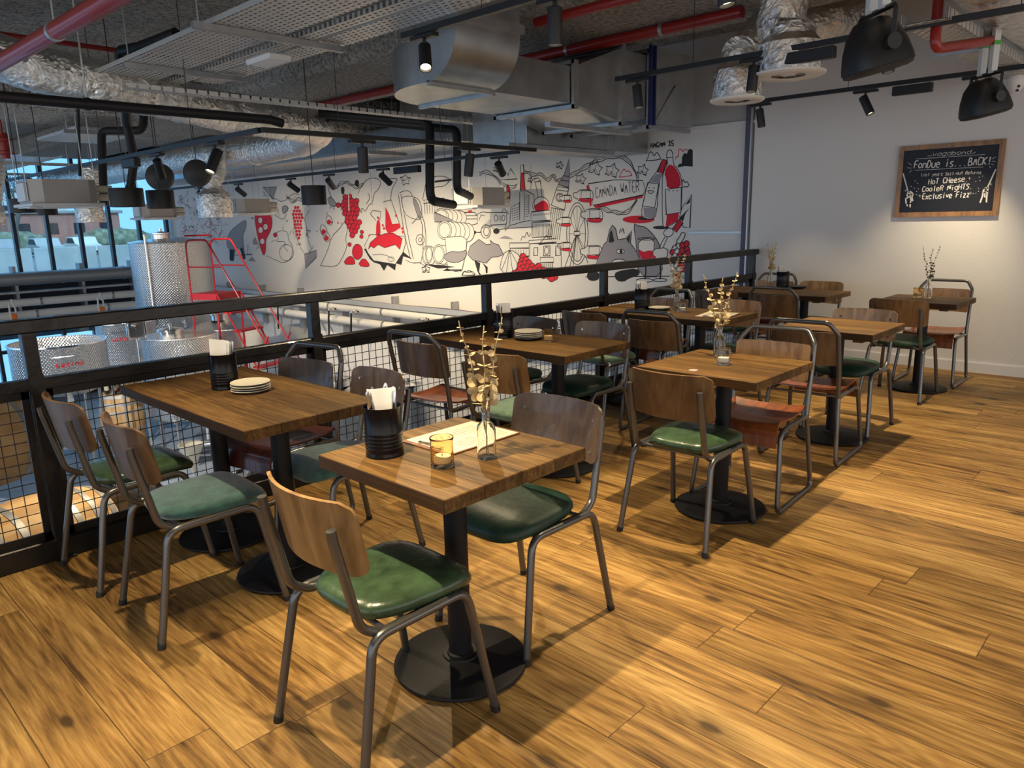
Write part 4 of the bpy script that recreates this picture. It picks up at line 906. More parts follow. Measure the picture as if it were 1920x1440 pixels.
for i, (x, y) in enumerate([(1395, 800), (1422, 795), (1448, 785), (1375, 815), (1450, 820), (1362, 838), (1390, 832), (1420, 828), (1455, 845), (1375, 862), (1405, 860), (1435, 860), (1365, 885), (1395, 890), (1425, 890), (1385, 918), (1412, 920), (1440, 915), (1400, 945), (1430, 948), (1398, 975), (1425, 978)]): grape(T, (x, y), 18, RD if i % 3 else WH)
ln(T, [(1390, 790), (1385, 765), (1405, 745), (1415, 715), (1438, 715), (1440, 740), (1412, 780)], 1); ln(T, [(820, 990), (1445, 985)], 0)
# vineyard and harvest half
T = w5
for j, (n, x0) in enumerate(((2, 1085), (4, 1078), (4, 1072), (4, 1082), (4, 1080), (3, 1096), (4, 1098), (3, 1112), (2, 1122), (1, 1130))):
    for i in range(n): grape(T, (x0+i*25+random.uniform(-3, 3), 495+j*26+random.uniform(-4, 4)), 16)
vine(T, [(985, 420), (1030, 440), (1060, 405), (1100, 402), (1130, 425), (1165, 440), (1200, 410)], 8); ln(T, [(1105, 430), (1108, 580)], 0, m=WH, w=.03)
fl_(T, [(1060, 430), (1078, 432), (1080, 465), (1068, 485), (1058, 460)], BK, 1, False); fl_(T, [(1145, 395), (1160, 385), (1172, 405), (1165, 435), (1142, 420)], BK, 1, False)
ln(T, [(1165, 475), (1180, 430), (1225, 380), (1275, 375), (1310, 400), (1290, 450), (1262, 470), (1255, 530), (1228, 545), (1210, 590), (1190, 560), (1176, 590)], 1); ln(T, [(1225, 470), (1240, 500), (1215, 540)], 1)
ln(T, [(980, 430), (985, 470), (1010, 520), (1035, 545)], 1); fl_(T, [(975, 500), (1000, 495), (1035, 545), (1005, 560), (980, 530)], GY, 1); grape(T, (1042, 545), 14)
ln(T, [(930, 920), (975, 830), (1000, 740), (1050, 690), (1085, 640), (1100, 690), (1085, 760), (1100, 790), (1065, 880), (1025, 930), (930, 920)], 1)
for x, y in ((1112, 790), (1188, 712), (1185, 740)): grape(T, (x, y), 11)
fl_(T, ell(1160, 835, 32, 48), RD, 0); fl_(T, [(1070, 910), (1100, 865), (1130, 862), (1150, 905), (1130, 915)], RD, 1); fl_(T, [(1165, 920), (1185, 880), (1210, 878), (1238, 918), (1220, 930)], RD, 1)
# grape treading trough
fl_(T, [(1200, 815), (1238, 880), (1262, 900), (1300, 912), (1325, 952), (1345, 916), (1394, 950), (1400, 906), (1432, 916), (1444, 862), (1500, 880), (1440, 830)], BK, 0, False)
fl_(T, [(1205, 795), (1240, 728), (1450, 738), (1462, 775), (1442, 840), (1395, 912), (1262, 890), (1225, 840)], WH, 0)
fl_(T, [(1228, 822), (1238, 780), (1285, 738), (1330, 722), (1380, 718), (1440, 752), (1424, 820), (1395, 790), (1330, 810), (1290, 790), (1262, 812), (1245, 800)], RD, 0); fl_(T, [(1335, 558), (1356, 600), (1376, 662), (1424, 658), (1428, 684), (1392, 708), (1350, 722), (1334, 690)], RD, 0, False); fl_(T, [(1278, 640), (1300, 636), (1304, 742), (1274, 752)], RD, 1, False)
ln(T, [(1320, 525), (1370, 512), (1385, 560), (1420, 655)], 0); ln(T, [(1240, 600), (1255, 578), (1305, 585), (1300, 640)], 0); ln(T, [(1240, 600), (1275, 640)], 0); ln(T, [(1255, 852), (1330, 850), (1385, 880)], 1); ln(T, ell(1370, 880, 20, 14), 0, True)
for x, y in ((1325, 690), (1438, 690), (1442, 712), (1318, 670), (1400, 610)): fl_(T, ell(x, y, 6, 9, 8), RD, 0, False)
# wine press machine and barrels
ln(T, [(1420, 470), (1445, 458), (1480, 455), (1500, 480), (1500, 500)], 1); fl_(T, [(1430, 500), (1480, 485), (1540, 505), (1560, 560), (1560, 640), (1470, 620), (1440, 560)], WH, 1)
fl_(T, [(1500, 500), (1520, 505), (1548, 560), (1556, 640), (1535, 620)], GY, 1); ln(T, [(1415, 480), (1450, 720), (1490, 880)], 1); ln(T, [(1430, 478), (1470, 715), (1508, 880)], 1); ln(T, [(1550, 580), (1585, 680), (1585, 880)], 1); ln(T, ell(1550, 760, 26, 32), 0, True); ln(T, ell(1550, 760, 10, 12), 0, True)
ln(T, [(1500, 660), (1560, 590), (1570, 900), (1510, 905)], 1); ln(T, [(1365, 520), (1375, 440), (1400, 400), (1410, 380), (1350, 378), (1340, 400), (1385, 402)], 1); leaf(T, 1455, 390, 34, None, 1.2)
ln(T, [(1565, 510), (1590, 380), (1680, 360), (1740, 385), (1700, 430), (1640, 430), (1590, 480)], 1); ln(T, [(1640, 400), (1760, 385)], 0, w=.03)
for k in range(8): ln(T, [(1575+k*16, 520), (1580+k*15, 600)], 0, w=LW*.7)
ln(T, [(1568, 515), (1700, 500), (1700, 520), (1570, 535)], 0)
for x, y, rx, ry, n in ((1680, 612, 46, 46, 4), (1702, 700, 44, 58, 5), (1590, 855, 28, 56, 1), (1605, 850, 22, 52, 0), (1665, 850, 36, 60, 2)):
    for k in range(n, -1, -1): fl_(T, ell(x+k*28, y+k*3, rx, ry), WH, 0)
    ln(T, ell(x, y, rx*.8, ry*.82), 0, True)
fl_(T, [(1705, 745), (1810, 738), (1840, 760), (1832, 850), (1810, 945), (1720, 945)], WH, 0); fl_(T, [(1688, 862), (1740, 830), (1800, 838), (1842, 820), (1830, 880), (1775, 905), (1720, 895)], GY)
fl_(T, [(1580, 912), (1700, 918), (1770, 930), (1660, 938)], BK, 0, False); fl_(T, [(1690, 952), (1720, 935), (1740, 950), (1800, 948), (1812, 955)], BK, 0, False); fl_(T, [(1640, 590), (1760, 640), (1640, 650)], GY, 0); ln(T, [(1600, 960), (1560, 900), (1500, 905), (1460, 885)], 1); leaf(T, 1585, 945, 28)
ln(T, [(1810, 980), (1825, 950), (1850, 965), (1870, 950), (1900, 980), (1810, 980)], 1)
# far vineyard
for j, (n, x0) in enumerate(((2, 775), (3, 768), (4, 762), (4, 766), (3, 774), (3, 772), (3, 778), (2, 784), (2, 786), (1, 796))):
    for i in range(n): fl_(T, ell(x0+i*17, 560+j*21, 8, 10, 8), RD, 0, False)
vine(T, [(720, 490), (760, 530), (800, 500), (860, 540)], 8); ln(T, [(640, 500), (700, 530), (760, 470), (800, 480)], 1); fl_(T, [(572, 435), (660, 432), (635, 510)], GY, 0); fl_(T, [(690, 555), (720, 545), (735, 570), (700, 605)], GY, 1)
fl_(T, [(832, 850), (905, 825), (905, 870), (838, 938)], GY, 0); ln(T, [(800, 600), (840, 640), (850, 760), (880, 820)], 1); ln(T, [(760, 590), (770, 700), (800, 800), (835, 850)], 1)
fl_(T, [(520, 620), (540, 590), (590, 585), (628, 610), (632, 670), (615, 720), (590, 760), (592, 830), (578, 862), (562, 820), (540, 740), (530, 680)], RD, 1)
for x, y in ((558, 640), (590, 680), (560, 700), (570, 770)): fl_(T, ell(x, y, 14, 20, 12), WH, 0)
ln(T, [(650, 720), (690, 700), (730, 715), (730, 760), (760, 800), (750, 880), (700, 905), (640, 880), (600, 860)], 1); ln(T, ell(720, 840, 44, 50), 0, True); grape(T, (650, 730), 12); ln(T, [(660, 770), (720, 770), (700, 800), (730, 830)], 1); ln(T, [(640, 600), (700, 640), (720, 600)], 1)
for x, y, s in ((950, 700, 1), (985, 640, .9), (968, 740, 1)):
    ln(T, ell(x, y, 20*s, 34*s, 16, rot=-.3), 0, True); fl_(T, ell(x, y+10*s, 14*s, 16*s, 12), RD, 0, False)
fl_(T, [(350, 755), (372, 705), (425, 662), (470, 632), (468, 690), (448, 730), (452, 800), (466, 876), (452, 882), (432, 812), (400, 812), (392, 892), (368, 888), (368, 820), (348, 800)], GY)
fl_(T, [(432, 812), (448, 808), (466, 876), (452, 882)], BK, 0, False); fl_(T, [(368, 820), (396, 820), (392, 892), (368, 888)], BK, 0, False); ln(T, [(475, 860), (480, 790), (505, 850), (400, 856)], 0); fl_(T, [(510, 770), (525, 740), (545, 790), (515, 790)], GY, 0, False); fl_(T, [(480, 890), (505, 865), (528, 895)], GY, 0, False)
for i in range(16): fl_(T, ell(random.uniform(880, 1300), random.uniform(560, 760), 4, 7, 7), random.choice((BK, GY, RD)), 0, False)
for i in range(90):
    x, y = random.uniform(55, 330), random.uniform(480, 800); p = [(x, y)]
    for k in range(5): p.append((p[-1][0]+random.uniform(-16, 18), p[-1][1]+random.uniform(-24, 24)))
    ln(T, p, 1, m=random.choice((BK, BK, RD, GY)), w=LW*.8)
for i in range(24):
    x, y = random.uniform(470, 900), random.uniform(480, 860); p = [(x, y)]
    for k in range(4): p.append((p[-1][0]+random.uniform(-20, 20), p[-1][1]+random.uniform(-24, 24)))
    ln(T, p, 1, w=LW*.7)
M['ink'] = mat('mural_black', (.018, .018, .022), .7); M['mred'] = mat('mural_red', (.62, .012, .035), .7); M['mgrey'] = mat('mural_grey', (.30, .29, .33), .7); M['mwhite'] = mat('mural_white', (.70, .69, .68), .75)
o = mur.build('wall_painting', [M['ink'], M['mred'], M['mgrey'], M['mwhite']]); tag(o, 'black, red and grey wine-country painting covering the white wall beyond the railing', 'mural')
# chalkboard
BX = XW-.03
cb = empty('chalkboard', (XW-.016, 1.93, 1.72)); tag(cb, 'framed chalkboard with white hand lettering on the far white wall', 'chalkboard')
mb = MB(); mb.bb((-.006, -.385, -.285), (.012, .385, .285), .002); slate = mb.build('slate', mat('slate_navy', (.010, .013, .024), .55), cb)
def fr(a, b, c, d): return [Vector((-.016, *q)) for q in (a, b, c, d)]+[Vector((.014, *q)) for q in (a, b, c, d)]
mb = MB(); o_, i_ = (.42, .32), (.378, .278)
for A, B in (((-1, -1), (1, -1)), ((1, -1), (1, 1)), ((1, 1), (-1, 1)), ((-1, 1), (-1, -1))):
    mb.add(fr((A[0]*o_[0], A[1]*o_[1]), (B[0]*o_[0], B[1]*o_[1]), (B[0]*i_[0], B[1]*i_[1]), (A[0]*i_[0], A[1]*i_[1])), [(0, 1, 2, 3), (7, 6, 5, 4), (0, 4, 5, 1), (2, 6, 7, 3), (1, 5, 6, 2), (3, 7, 4, 0)])
mb.build('frame', plywood('pine_frame', (.22, .10, .035), (.38, .20, .08), .5), cb)
PB = Plane2((-.007, 0, 0), (0, -1, 0), (0, 0, 1), (-1, 0, 0))
def bp(x, y):
    v = onp(0, XW-.022, 1640+x/6.857, 230+y/6.857); return (-(v.y-1.93), v.z-1.72)
mb = MB(); CH = lambda s, a, b, h, w, sl=.15: text(mb, PB, s, bp(*a), bp(*b), h, w, sl, .0012, .002)
CH('vagabond', (740, 432), (1245, 402), .036, .0035, .3)
CH('FonDue is...BACK!', (505, 588), (1510, 535), .064, .008, .08); CH('Last years Sell-out Returns', (600, 690), (1375, 655), .027, .0035, .1)
CH('HoT CHeese.', (690, 795), (1215, 752), .046, .007, .1); CH('CooleR NigHTS.', (610, 888), (1270, 850), .045, .007, .1); CH('Exclusive Fizz', (610, 985), (1225, 955), .048, .007, .1)
for a, b in (((530, 468), (1420, 408)), ((520, 612), (1395, 570))): ribbon(mb, PB, [bp(*a), bp(*b)], .003, .0012)
for a, b in (((430, 515), (480, 548)), ((420, 580), (475, 585)), ((445, 640), (482, 612)), ((1510, 462), (1565, 440)), ((1512, 495), (1555, 500)), ((1500, 530), (1530, 545)), ((1475, 560), (1490, 580)), ((680, 430), (740, 425)), ((1245, 400), (1300, 378))): ribbon(mb, PB, [bp(*a), bp(*b)], .003, .0012)
for pts in ([(365, 650), (432, 890)], [(1558, 598), (1455, 825)]): ribbon(mb, PB, [bp(*p) for p in pts], .011, .0012)
for P in ([(432, 880), (415, 940), (440, 950), (400, 980), (405, 1040)], [(450, 880), (480, 900), (455, 950), (470, 1000), (458, 1030)], [(495, 910), (480, 960), (490, 1010)], [(430, 900), (485, 930)], [(415, 1050), (420, 1075)], [(457, 1045), (457, 1088)],
          [(1440, 830), (1400, 870), (1385, 950), (1355, 1030)], [(1455, 830), (1450, 900), (1440, 960), (1438, 1025)], [(1410, 850), (1470, 840)], [(1420, 880), (1415, 950), (1425, 960)], [(1395, 905), (1460, 880)]): ribbon(mb, PB, [bp(*p) for p in P], .012, .0012)
for x, y in ((520, 748), (552, 780), (470, 820), (508, 842), (562, 850), (540, 885), (540, 925), (1345, 700), (1388, 688), (1355, 745), (1300, 755), (1335, 845), (1335, 882), (1272, 912), (1302, 908)): ribbon(mb, PB, [bp(x-6, y), bp(x+6, y)], .006, .0012)
for x, y in ((582, 940), (1220, 715), (1238, 905), (400, 872), (1495, 790)): ribbon(mb, PB, [bp(x-16, y), bp(x+16, y)], .003, .0012); ribbon(mb, PB, [bp(x, y-18), bp(x, y+18)], .003, .0012)
mb.build('chalk_lettering', mat('chalk_white', (.75, .74, .72), .9), slate)
# ---------- hall below: window wall, tanks, barrels ----------
YW = 19.0
def tempered():
    m = bpy.data.materials.new('window_glass'); m.use_nodes = True; nt = m.node_tree; nt.nodes.clear()
    o = nt.nodes.new('ShaderNodeOutputMaterial'); mx = nt.nodes.new('ShaderNodeMixShader'); tr = nt.nodes.new('ShaderNodeBsdfTransparent'); gl = nt.nodes.new('ShaderNodeBsdfGlossy')
    tr.inputs[0].default_value = (.66, .88, 1, 1); gl.inputs['Roughness'].default_value = .03; mx.inputs[0].default_value = .06
    nt.links.new(tr.outputs[0], mx.inputs[1]); nt.links.new(gl.outputs[0], mx.inputs[2]); nt.links.new(mx.outputs[0], o.inputs[0]); return m
M['glass'] = tempered(); M['navy'] = mat('dark_cladding', (.012, .016, .028), .5); M['mull'] = mat('mullion_grey', (.03, .045, .06), .35, .3)
w = MB(); w.b2((-6, YW-.02, -.55), (XW+.3, YW+.25, .45)); w.b2((-6, YW-.02, 3.05), (XW+.3, YW+.25, 3.45)); w.b2((-6, YW-.02, ZLOW), (XW+.3, YW+.25, -2.1)); struct(w.build('wall_far', M['navy']))
gl = MB(); gl.b2((-6, YW+.10, .45), (XW+.1, YW+.11, 3.05)); struct(gl.build('window_1', M['glass'])); gl = MB(); gl.b2((-6, YW+.10, -2.1), (XW+.1, YW+.11, -.55)); struct(gl.build('window_2', M['glass']))
for k in range(16):
    x = 7.62-.645*k
    if x < -2: break
    for z0, z1 in ((.45, 3.05), (-2.1, -.55)):
        mb = MB(); mb.bb((x-.035, YW-.06, z0), (x+.035, YW+.09, z1), .004); struct(mb.build('trim_2', M['mull']))
mb = MB(); mb.b2((-6, YW-.05, -1.15), (XW, YW+.05, -1.08)); struct(mb.build('trim_3', M['mull']))
# outside: sun lamp added to brighten the overcast car park, from behind the building
_s = bpy.data.lights.new('added_sun', 'SUN'); _s.energy = 1.9; _s.angle = .05; _s.color = (.85, .93, 1); _so = bpy.data.objects.new('added_sun', _s); COL.objects.link(_so); _so.rotation_euler = Vector((.25, .72, -.65)).to_track_quat('-Z', 'Y').to_euler()
gm = mat('tarmac', (.20, .22, .24), .9, var=.2, vscale=.3)
g = MB(); g.b2((-60, YW+.4, -.9), (60, 130, -.6)); struct(g.build('ground', gm))
fn = empty('concrete_fence', (5, 38, -.6)); tag(fn, 'pale concrete panel fence beyond the car park outside', 'fence'); cf = mat('pale_concrete', (.42, .45, .47), .8, var=.15, vscale=.7)
for k in range(9):
    mb = MB(); mb.bb((-6+k*2.6, -.06, 0), (-3.5+k*2.6, .06, 1.3), .02); mb.build('panel', cf, fn)
hd = mat('hedge_leaves', (.20, .23, .17), .9, bump=1, bscale=6, var=.5, vscale=2)
def blob(p, rx, ry, rz, name, m, label, cat, group=None, seg=14, rough=.18):
    mb = MB(); rings = []
    for i in range(1, seg):
        a = pi*i/seg; rings.append([Vector((rx*sin(a)*cos(2*pi*k/20), ry*sin(a)*sin(2*pi*k/20), rz*cos(a)))*(1+random.uniform(-rough, rough)) for k in range(20)])
    mb.loft(rings); o = mb.build(name, m, loc=p, smooth=True, ang=180); tag(o, label, cat, group); return o
for i, (x, y) in enumerate(((9, 76), (17.2, 77), (25.4, 76), (33.5, 77))): blob((x, y, .3), 3.6, 1.6, 1.1, 'hedge_bush', hd, 'green bush behind the parked cars outside the windows', 'bush', 'bushes outside')
bk = mat('pink_brick', (.42, .20, .17), .85, var=.15, vscale=1); wr = mat('pale_render', (.60, .63, .66), .8)
def building(x0, x1, y, h, m, label):
    t = empty('distant_building', ((x0+x1)/2, y, -.6)); tag(t, label, 'building'); a = (x1-x0)/2
    mb = MB(); mb.bb((-a, 0, 0), (a, 8, h), .1); mb.build('wall', m, t); mb = MB(); mb.bb((-a-.3, -.3, h), (a+.3, 8.3, h+.3), .05); mb.build('roof', M['galv_dk'], t)
    for i in range(int(a*2/2.4)):
        mb = MB(); x = -a+1.3+i*2.4; mb.b2((x-.5, -.05, h*.45), (x+.5, .02, h*.75)); mb.build('pane', M['navy'], t)
building(19, 29, 84, 3.6, bk, 'low pink brick building seen through the windows'); building(10, 18.5, 88, 4.6, wr, 'pale rendered building left of the brick one outside'); building(22, 30, 104, 6.6, wr, 'distant pale building at the right of the window view')
def car(x, y, m, label, rz=pi/2):
    t = empty('parked_car', (x, y, -.6), rz); tag(t, label, 'car', 'cars parked outside')
    body = [(-2.1, .35), (-2.1, .8), (-1.3, .92), (-.8, 1.42), (.6, 1.45), (1.2, .95), (2.05, .82), (2.1, .35)]
    mb = MB(); mb.loft([[Vector((px, s*.85, pz)) for px, pz in body] for s in (-1, 1)]); mb.build('body', m, t)
    mb = MB(); mb.loft([[Vector((px, s*.86, pz)) for px, pz in ((-1.15, .95), (-.72, 1.35), (.55, 1.38), (1.0, .97))] for s in (-1, 1)]); mb.build('windows', M['navy'], t)
    for px in (-1.3, 1.3):
        for s in (-1, 1):
            mb = MB(); mb.cyl((px, s*.78, .33), (px, s*.90, .33), .33, n=18); mb.build('wheel', M['rubber'], t)
car(17.6, 68, mat('car_silver', (.55, .58, .60), .3, .4), 'pale silver car parked outside beyond the first mullion'); car(20.6, 69, mat('car_white', (.7, .72, .74), .3), 'white car parked outside by the fence'); car(14.6, 68, mat('car_grey', (.35, .38, .42), .3), 'grey car parked at the left outside')
tk = mat('tree_bark', (.12, .11, .10), .9)
def bare_tree(x, y, h, label):
    t = empty('bare_tree', (x, y, -.6)); tag(t, label, 'tree', 'bare trees outside'); mb = MB(); rr = random.Random(int(x*10))
    def br(p, d, L, r, n):
        q = p+d*L; mb.cyl(p, q, r, r*.6, 5)
        if n:
            for k in range(3): br(q, (d+Vector((rr.uniform(-.7, .7), rr.uniform(-.7, .7), rr.uniform(-.1, .5)))).normalized(), L*.68, r*.55, n-1)
    br(Vector((0, 0, 0)), Vector((0, 0, 1)), h*.36, .16, 5); mb.build('branches', tk, t)
bare_tree(24, 60, 7, 'bare winter tree outside right of the hanging foil outlet'); bare_tree(28.5, 66, 8, 'bare winter tree outside by the window corner'); bare_tree(14.5, 62, 6, 'bare winter tree outside at the far left')
# pipework in front of the windows and along the mural wall
M['pvc'] = mat('white_pvc', (.72, .71, .68), .35); M['duct_grey'] = mat('grey_duct', (.34, .35, .36), .35, .5)
def run(p0, p1, r, m, label, cat='pipe', clamps=0, elbow=None, group=None):
    t = empty('service_pipe', p0); tag(t, label, cat, group); o = Vector(p0); mb = MB(); pts = [Vector((0, 0, 0)), Vector(p1)-o]
    if elbow: pts.append(Vector(elbow)-o)
    mb.tube(pts, r, 16, r*3, 6); mb.build('pipe_run', m, t, True)
    for k in range(clamps):
        q = (Vector(p1)-o)*((k+.5)/clamps); d = (Vector(p1)-o).normalized(); mb = MB(); mb.cyl(q-d*.02, q+d*.02, r+.012, n=16); mb.build('clamp', M['galv_dk'], t, True)
    return t
run((-2, 18.62, .46), (7.0, 18.62, .46), .145, M['duct_grey'], 'fat grey duct running under the window sill', clamps=7)
run((-2, 18.55, -.04), (6.75, 18.55, -.04), .085, M['pvc'], 'upper white pipe below the grey duct', clamps=6, elbow=(6.9, 17.9, -.2), group='white pipes on the far wall'); run((-2, 18.55, -.30), (6.6, 18.55, -.30), .09, M['pvc'], 'lower white pipe above the dark wall band', clamps=6, elbow=(6.75, 17.9, -.5), group='white pipes on the far wall')
run((7.55, 17.5, -.02), (7.55, 4.6, -.02), .07, M['pvc'], 'upper white pipe under the mural', clamps=8, group='white pipes under the mural'); run((7.55, 17.5, -.25), (7.55, 4.6, -.25), .07, M['pvc'], 'lower white pipe under the mural', clamps=8, group='white pipes under the mural')
t = empty('cable_tray', (7.6, 11, .10)); tag(t, 'cable tray full of cables along the foot of the mural', 'cable tray'); mb = MB(); mb.b2((-.10, -6.8, -.03), (.10, 6.9, .0)); mb.b2((-.12, -6.8, -.04), (-.115, 6.9, .04)); mb.build('tray_bed', M['perf'], t)
mb = MB()
for k in range(5): mb.tube([(-.07+.03*k+.012*sin(i*1.7+k), -6.7+i*.45, .012+.006*sin(i+k)) for i in range(31)], .009, 6)
mb.build('cables', mat('purple_cable', (.16, .12, .22), .5), t)
t = empty('cable_tray', (3, 18.6, .18)); tag(t, 'cable tray between grey duct and white pipes under the windows', 'cable tray'); mb = MB(); mb.b2((-5, -.12, -.02), (4, .12, .02)); mb.build('tray_bed', M['galv'], t)
for i, y in enumerate([5.6+1.5*k for k in range(9)]):
    mb = MB(); mb.b2((7.62, y-.02, -.55), (7.74, y+.02, .24)); o = mb.build('wall_bracket', M['galv_dk']); tag(o, 'steel bracket carrying the pipes under the mural', 'bracket', 'pipe brackets under the mural')
for x in (-.6, 1.0, 2.6, 4.2, 5.5, 6.6):
    mb = MB(); mb.b2((x-.03, 18.68, -.5), (x+.03, 18.97, .72)); o = mb.build('wall_bracket', M['galv_dk']); tag(o, 'steel bracket carrying the pipes under the windows', 'bracket', 'pipe brackets under the windows')
orange = mat('orange_valve', (.85, .20, .03), .4)
for p, lb in ((D(25, 588, 15.5), 'left hose hook with orange valve on the far pipes'), (D(190, 575, 15.9), 'right hose hook with orange valve on the far pipes')):
    t = empty('hose_hook', p); tag(t, lb, 'hose hook', 'orange hose hooks'); mb = MB(); mb.tube([(0, 0, .3), (.05, 0, .1), (.06, 0, -.1), (0, 0, -.22), (-.06, 0, -.05), (-.05, 0, .2)], .018, 8, .04, 4); mb.build('hose', M['pvc'], t, True); mb = MB(); mb.bb((-.05, -.04, -.12), (.05, .04, 0), .01); mb.build('valve', orange, t)
for k, y in enumerate((13.4, 11.6, 10.9, 9.0)):
    t = empty('valve_cluster', (7.42, y, -.1)); tag(t, 'steel tap cluster on the white pipes under the mural', 'valve', 'tap clusters under the mural')
    mb = MB(); mb.tube([(.06, 0, .05), (-.08, 0, .08), (-.10, 0, -.10), (-.09, .05, -.45)], .016, 8, .04, 4); mb.build('hose', M['lag'], t, True); mb = MB(); mb.cyl((.02, 0, .06), (-.12, 0, .06), .03, n=10); mb.cyl((-.08, -.08, .06), (-.08, .08, .06), .014, n=8); mb.build('tap', M['chrome'], t, True)
# stainless tanks
def steelmat(name, dimple):
    t = NT(name); tc = t.n('TexCoord').outputs['Object']; o = t.xyz(tc); t.b.inputs['Base Color'].default_value = (.80, .80, .79, 1); t.b.inputs['Metallic'].default_value = 1; t.b.inputs['Roughness'].default_value = .19
    ang = t.math('ARCTAN2', o[1], o[0])
    st = t.n('TexNoise', noise_dimensions='2D', Vector=t.comb(t.math('MULTIPLY', ang, 9.0), t.math('MULTIPLY', o[2], .15), 0.0), Scale=3.0, Detail=5.0).outputs['Fac']
    if dimple:
        a = t.math('SINE', t.math('MULTIPLY', ang, 90.0)); b = t.math('SINE', t.math('MULTIPLY', o[2], 130.0)); h = t.math('ADD', t.math('MULTIPLY', t.math('MULTIPLY', a, b), .6), t.math('MULTIPLY', st, 1.5)); t.bump(h, .55, .012)
    else: t.bump(st, .35, .012)
    return t.m
M['inox'] = steelmat('dimpled_stainless', True); M['inox_s'] = steelmat('brushed_stainless', False); M['redtxt'] = mat('red_lettering', (.55, .01, .02), .5)
def G(px, py, d): v = D(px, py, d); return Vector((v.x, v.y, ZLOW))
def letter(root, s, r, z, ang, h, wd):
    # lettering wrapped on the tank side; ang = facing angle
    n = Vector((cos(ang), sin(ang), 0)); U = Vector((-sin(ang), cos(ang), 0)); mb = MB()
    pl = Plane2(n*(r+.004)+Vector((0, 0, z)), U, (0, 0, 1), n); mb2 = MB(); text(mb2, pl, s, (-wd/2, 0), (wd/2, 0), h, h*.17, .1, 0)
    for v in mb2.v:
        q = Vector(v); t = q.dot(U); zz = q.z; a = ang+t/r; mb.v.append((cos(a)*(r+.006), sin(a)*(r+.006), zz))
    mb.f = mb2.f; mb.m = mb2.m; mb.build('maker_lettering', M['redtxt'], root)
def legs(t, r, z):
    for k in range(4):
        a = pi/4+k*pi/2; mb = MB(); mb.cyl((cos(a)*r*.8, sin(a)*r*.8, 0), (cos(a)*r*.8, sin(a)*r*.8, z), .02, n=10); mb.build('leg', M['galv_dk'], t, True)
def open_vat(p, r, zt, h, label, fa, txt):
    t = empty('open_vat', p); tag(t, label, 'tank', 'open stainless vats'); z1 = zt-ZLOW; z0 = z1-h
    mb = MB(); mb.lathe([(.05, z0-.16), (r*.6, z0-.10), (r*.97, z0), (r, z0+.03), (r, z1-.015), (r+.012, z1), (r-.004, z1+.004), (r-.012, z1-.02), (r-.012, z0+.05), (.05, z0)], n=56); b = mb.build('shell', M['inox'], t, True, ang=50)
    mb = MB(); mb.lathe([(r-.006, z1-.012), (r+.016, z1-.01), (r+.016, z1+.010), (r-.006, z1+.010)], n=56, cap=False); mb.build('rim', M['chrome'], t, True)
    mb = MB(); n = Vector((cos(fa), sin(fa), 0)); U = Vector((-sin(fa), cos(fa), 0)); mb.tube([n*(r-.01)-U*.14+Vector((0, 0, z1-.13)), n*(r+.05)-U*.14+Vector((0, 0, z1-.13)), n*(r+.05)+U*.14+Vector((0, 0, z1-.13)), n*(r-.01)+U*.14+Vector((0, 0, z1-.13))], .011, 8, .02, 4); mb.build('handle', M['chrome'], t, True)
    mb = MB(); mb.cyl(n*(r*.9)+Vector((0, 0, z0-.05)), n*(r*1.15)+Vector((0, 0, z0-.1)), .04, n=12); mb.build('outlet_valve', M['chrome'], t, True)
    letter(t, txt, r, z1-.27, fa+.12, .06, .34); legs(t, r, z0); return t
FA = atan2(-.8, -.55)
open_vat(G(108, 642, 10.4), .60, -.07, .62, 'open stainless vat with red lettering, left of the standing wine barrel', FA+.42, 'Letina')
open_vat(G(238, 626, 12.6), .46, -.07, .70, 'smaller open stainless vat with red lettering beside the tall tank', FA, 'Letina')
def tall_tank(p, r, zt, h, label, cone=.12, dim='inox', strip=True, leg=True):
    t = empty('storage_tank', p); tag(t, label, 'tank', 'closed stainless tanks'); z1 = zt-ZLOW; z0 = z1-h
    mb = MB(); mb.lathe([(.02, z0-.10), (r*.96, z0), (r, z0+.03), (r, z1-.02)], n=64); mb.build('shell', M[dim], t, True, ang=50)
    mb = MB(); mb.lathe([(r, z1-.03), (r+.014, z1-.02), (r+.010, z1), (r*.3, z1+cone), (.0, z1+cone)], n=64); mb.build('cone_top', M['inox_s'], t, True, ang=50)
    mb = MB(); mb.lathe([(.17, z1+cone-.03), (.17, z1+cone+.06), (.20, z1+cone+.07), (.20, z1+cone+.09), (.03, z1+cone+.12), (.03, z1+cone+.17), (0, z1+cone+.17)], (-r*.25, -r*.1, 0), n=28); mb.build('manway_lid', M['chrome'], t, True)
    if strip:
        a = FA-.35; q = Vector((cos(a), sin(a), 0)); mb = MB(); mb.tube([q*(r+.03)+Vector((0, 0, z0+.1)), q*(r+.03)+Vector((0, 0, z1+.14))], .022, 8); mb.build('level_gauge', M['chrome'], t, True)
    for k, (a, z) in enumerate(((FA-.1, z0+.06), (FA+.35, z0+.10))):
        q = Vector((cos(a), sin(a), 0)); mb = MB(); mb.cyl(q*r+Vector((0, 0, z)), q*(r+.10)+Vector((0, 0, z)), .028, n=12); mb.cyl(q*(r+.08)+Vector((0, 0, z-.07)), q*(r+.08)+Vector((0, 0, z+.07)), .018, n=10); mb.build('sample_tap', M['chrome'], t, True)
    legs(t, r, z0); return t
tall_tank(G(328, 540, 14.5), .72, 1.20, 1.62, 'tallest dimpled stainless tank by the windows, behind the red ladder', .07)
tall_tank(G(336, 640, 11.8), .55, -.20, 1.3, 'lower stainless tank in front of the tallest one', .02, 'inox', False)
tall_tank(G(430, 640, 14.0), .64, -.36, 1.2, 'squat stainless tank with round lid behind the red ladder', .16, 'inox_s', False)
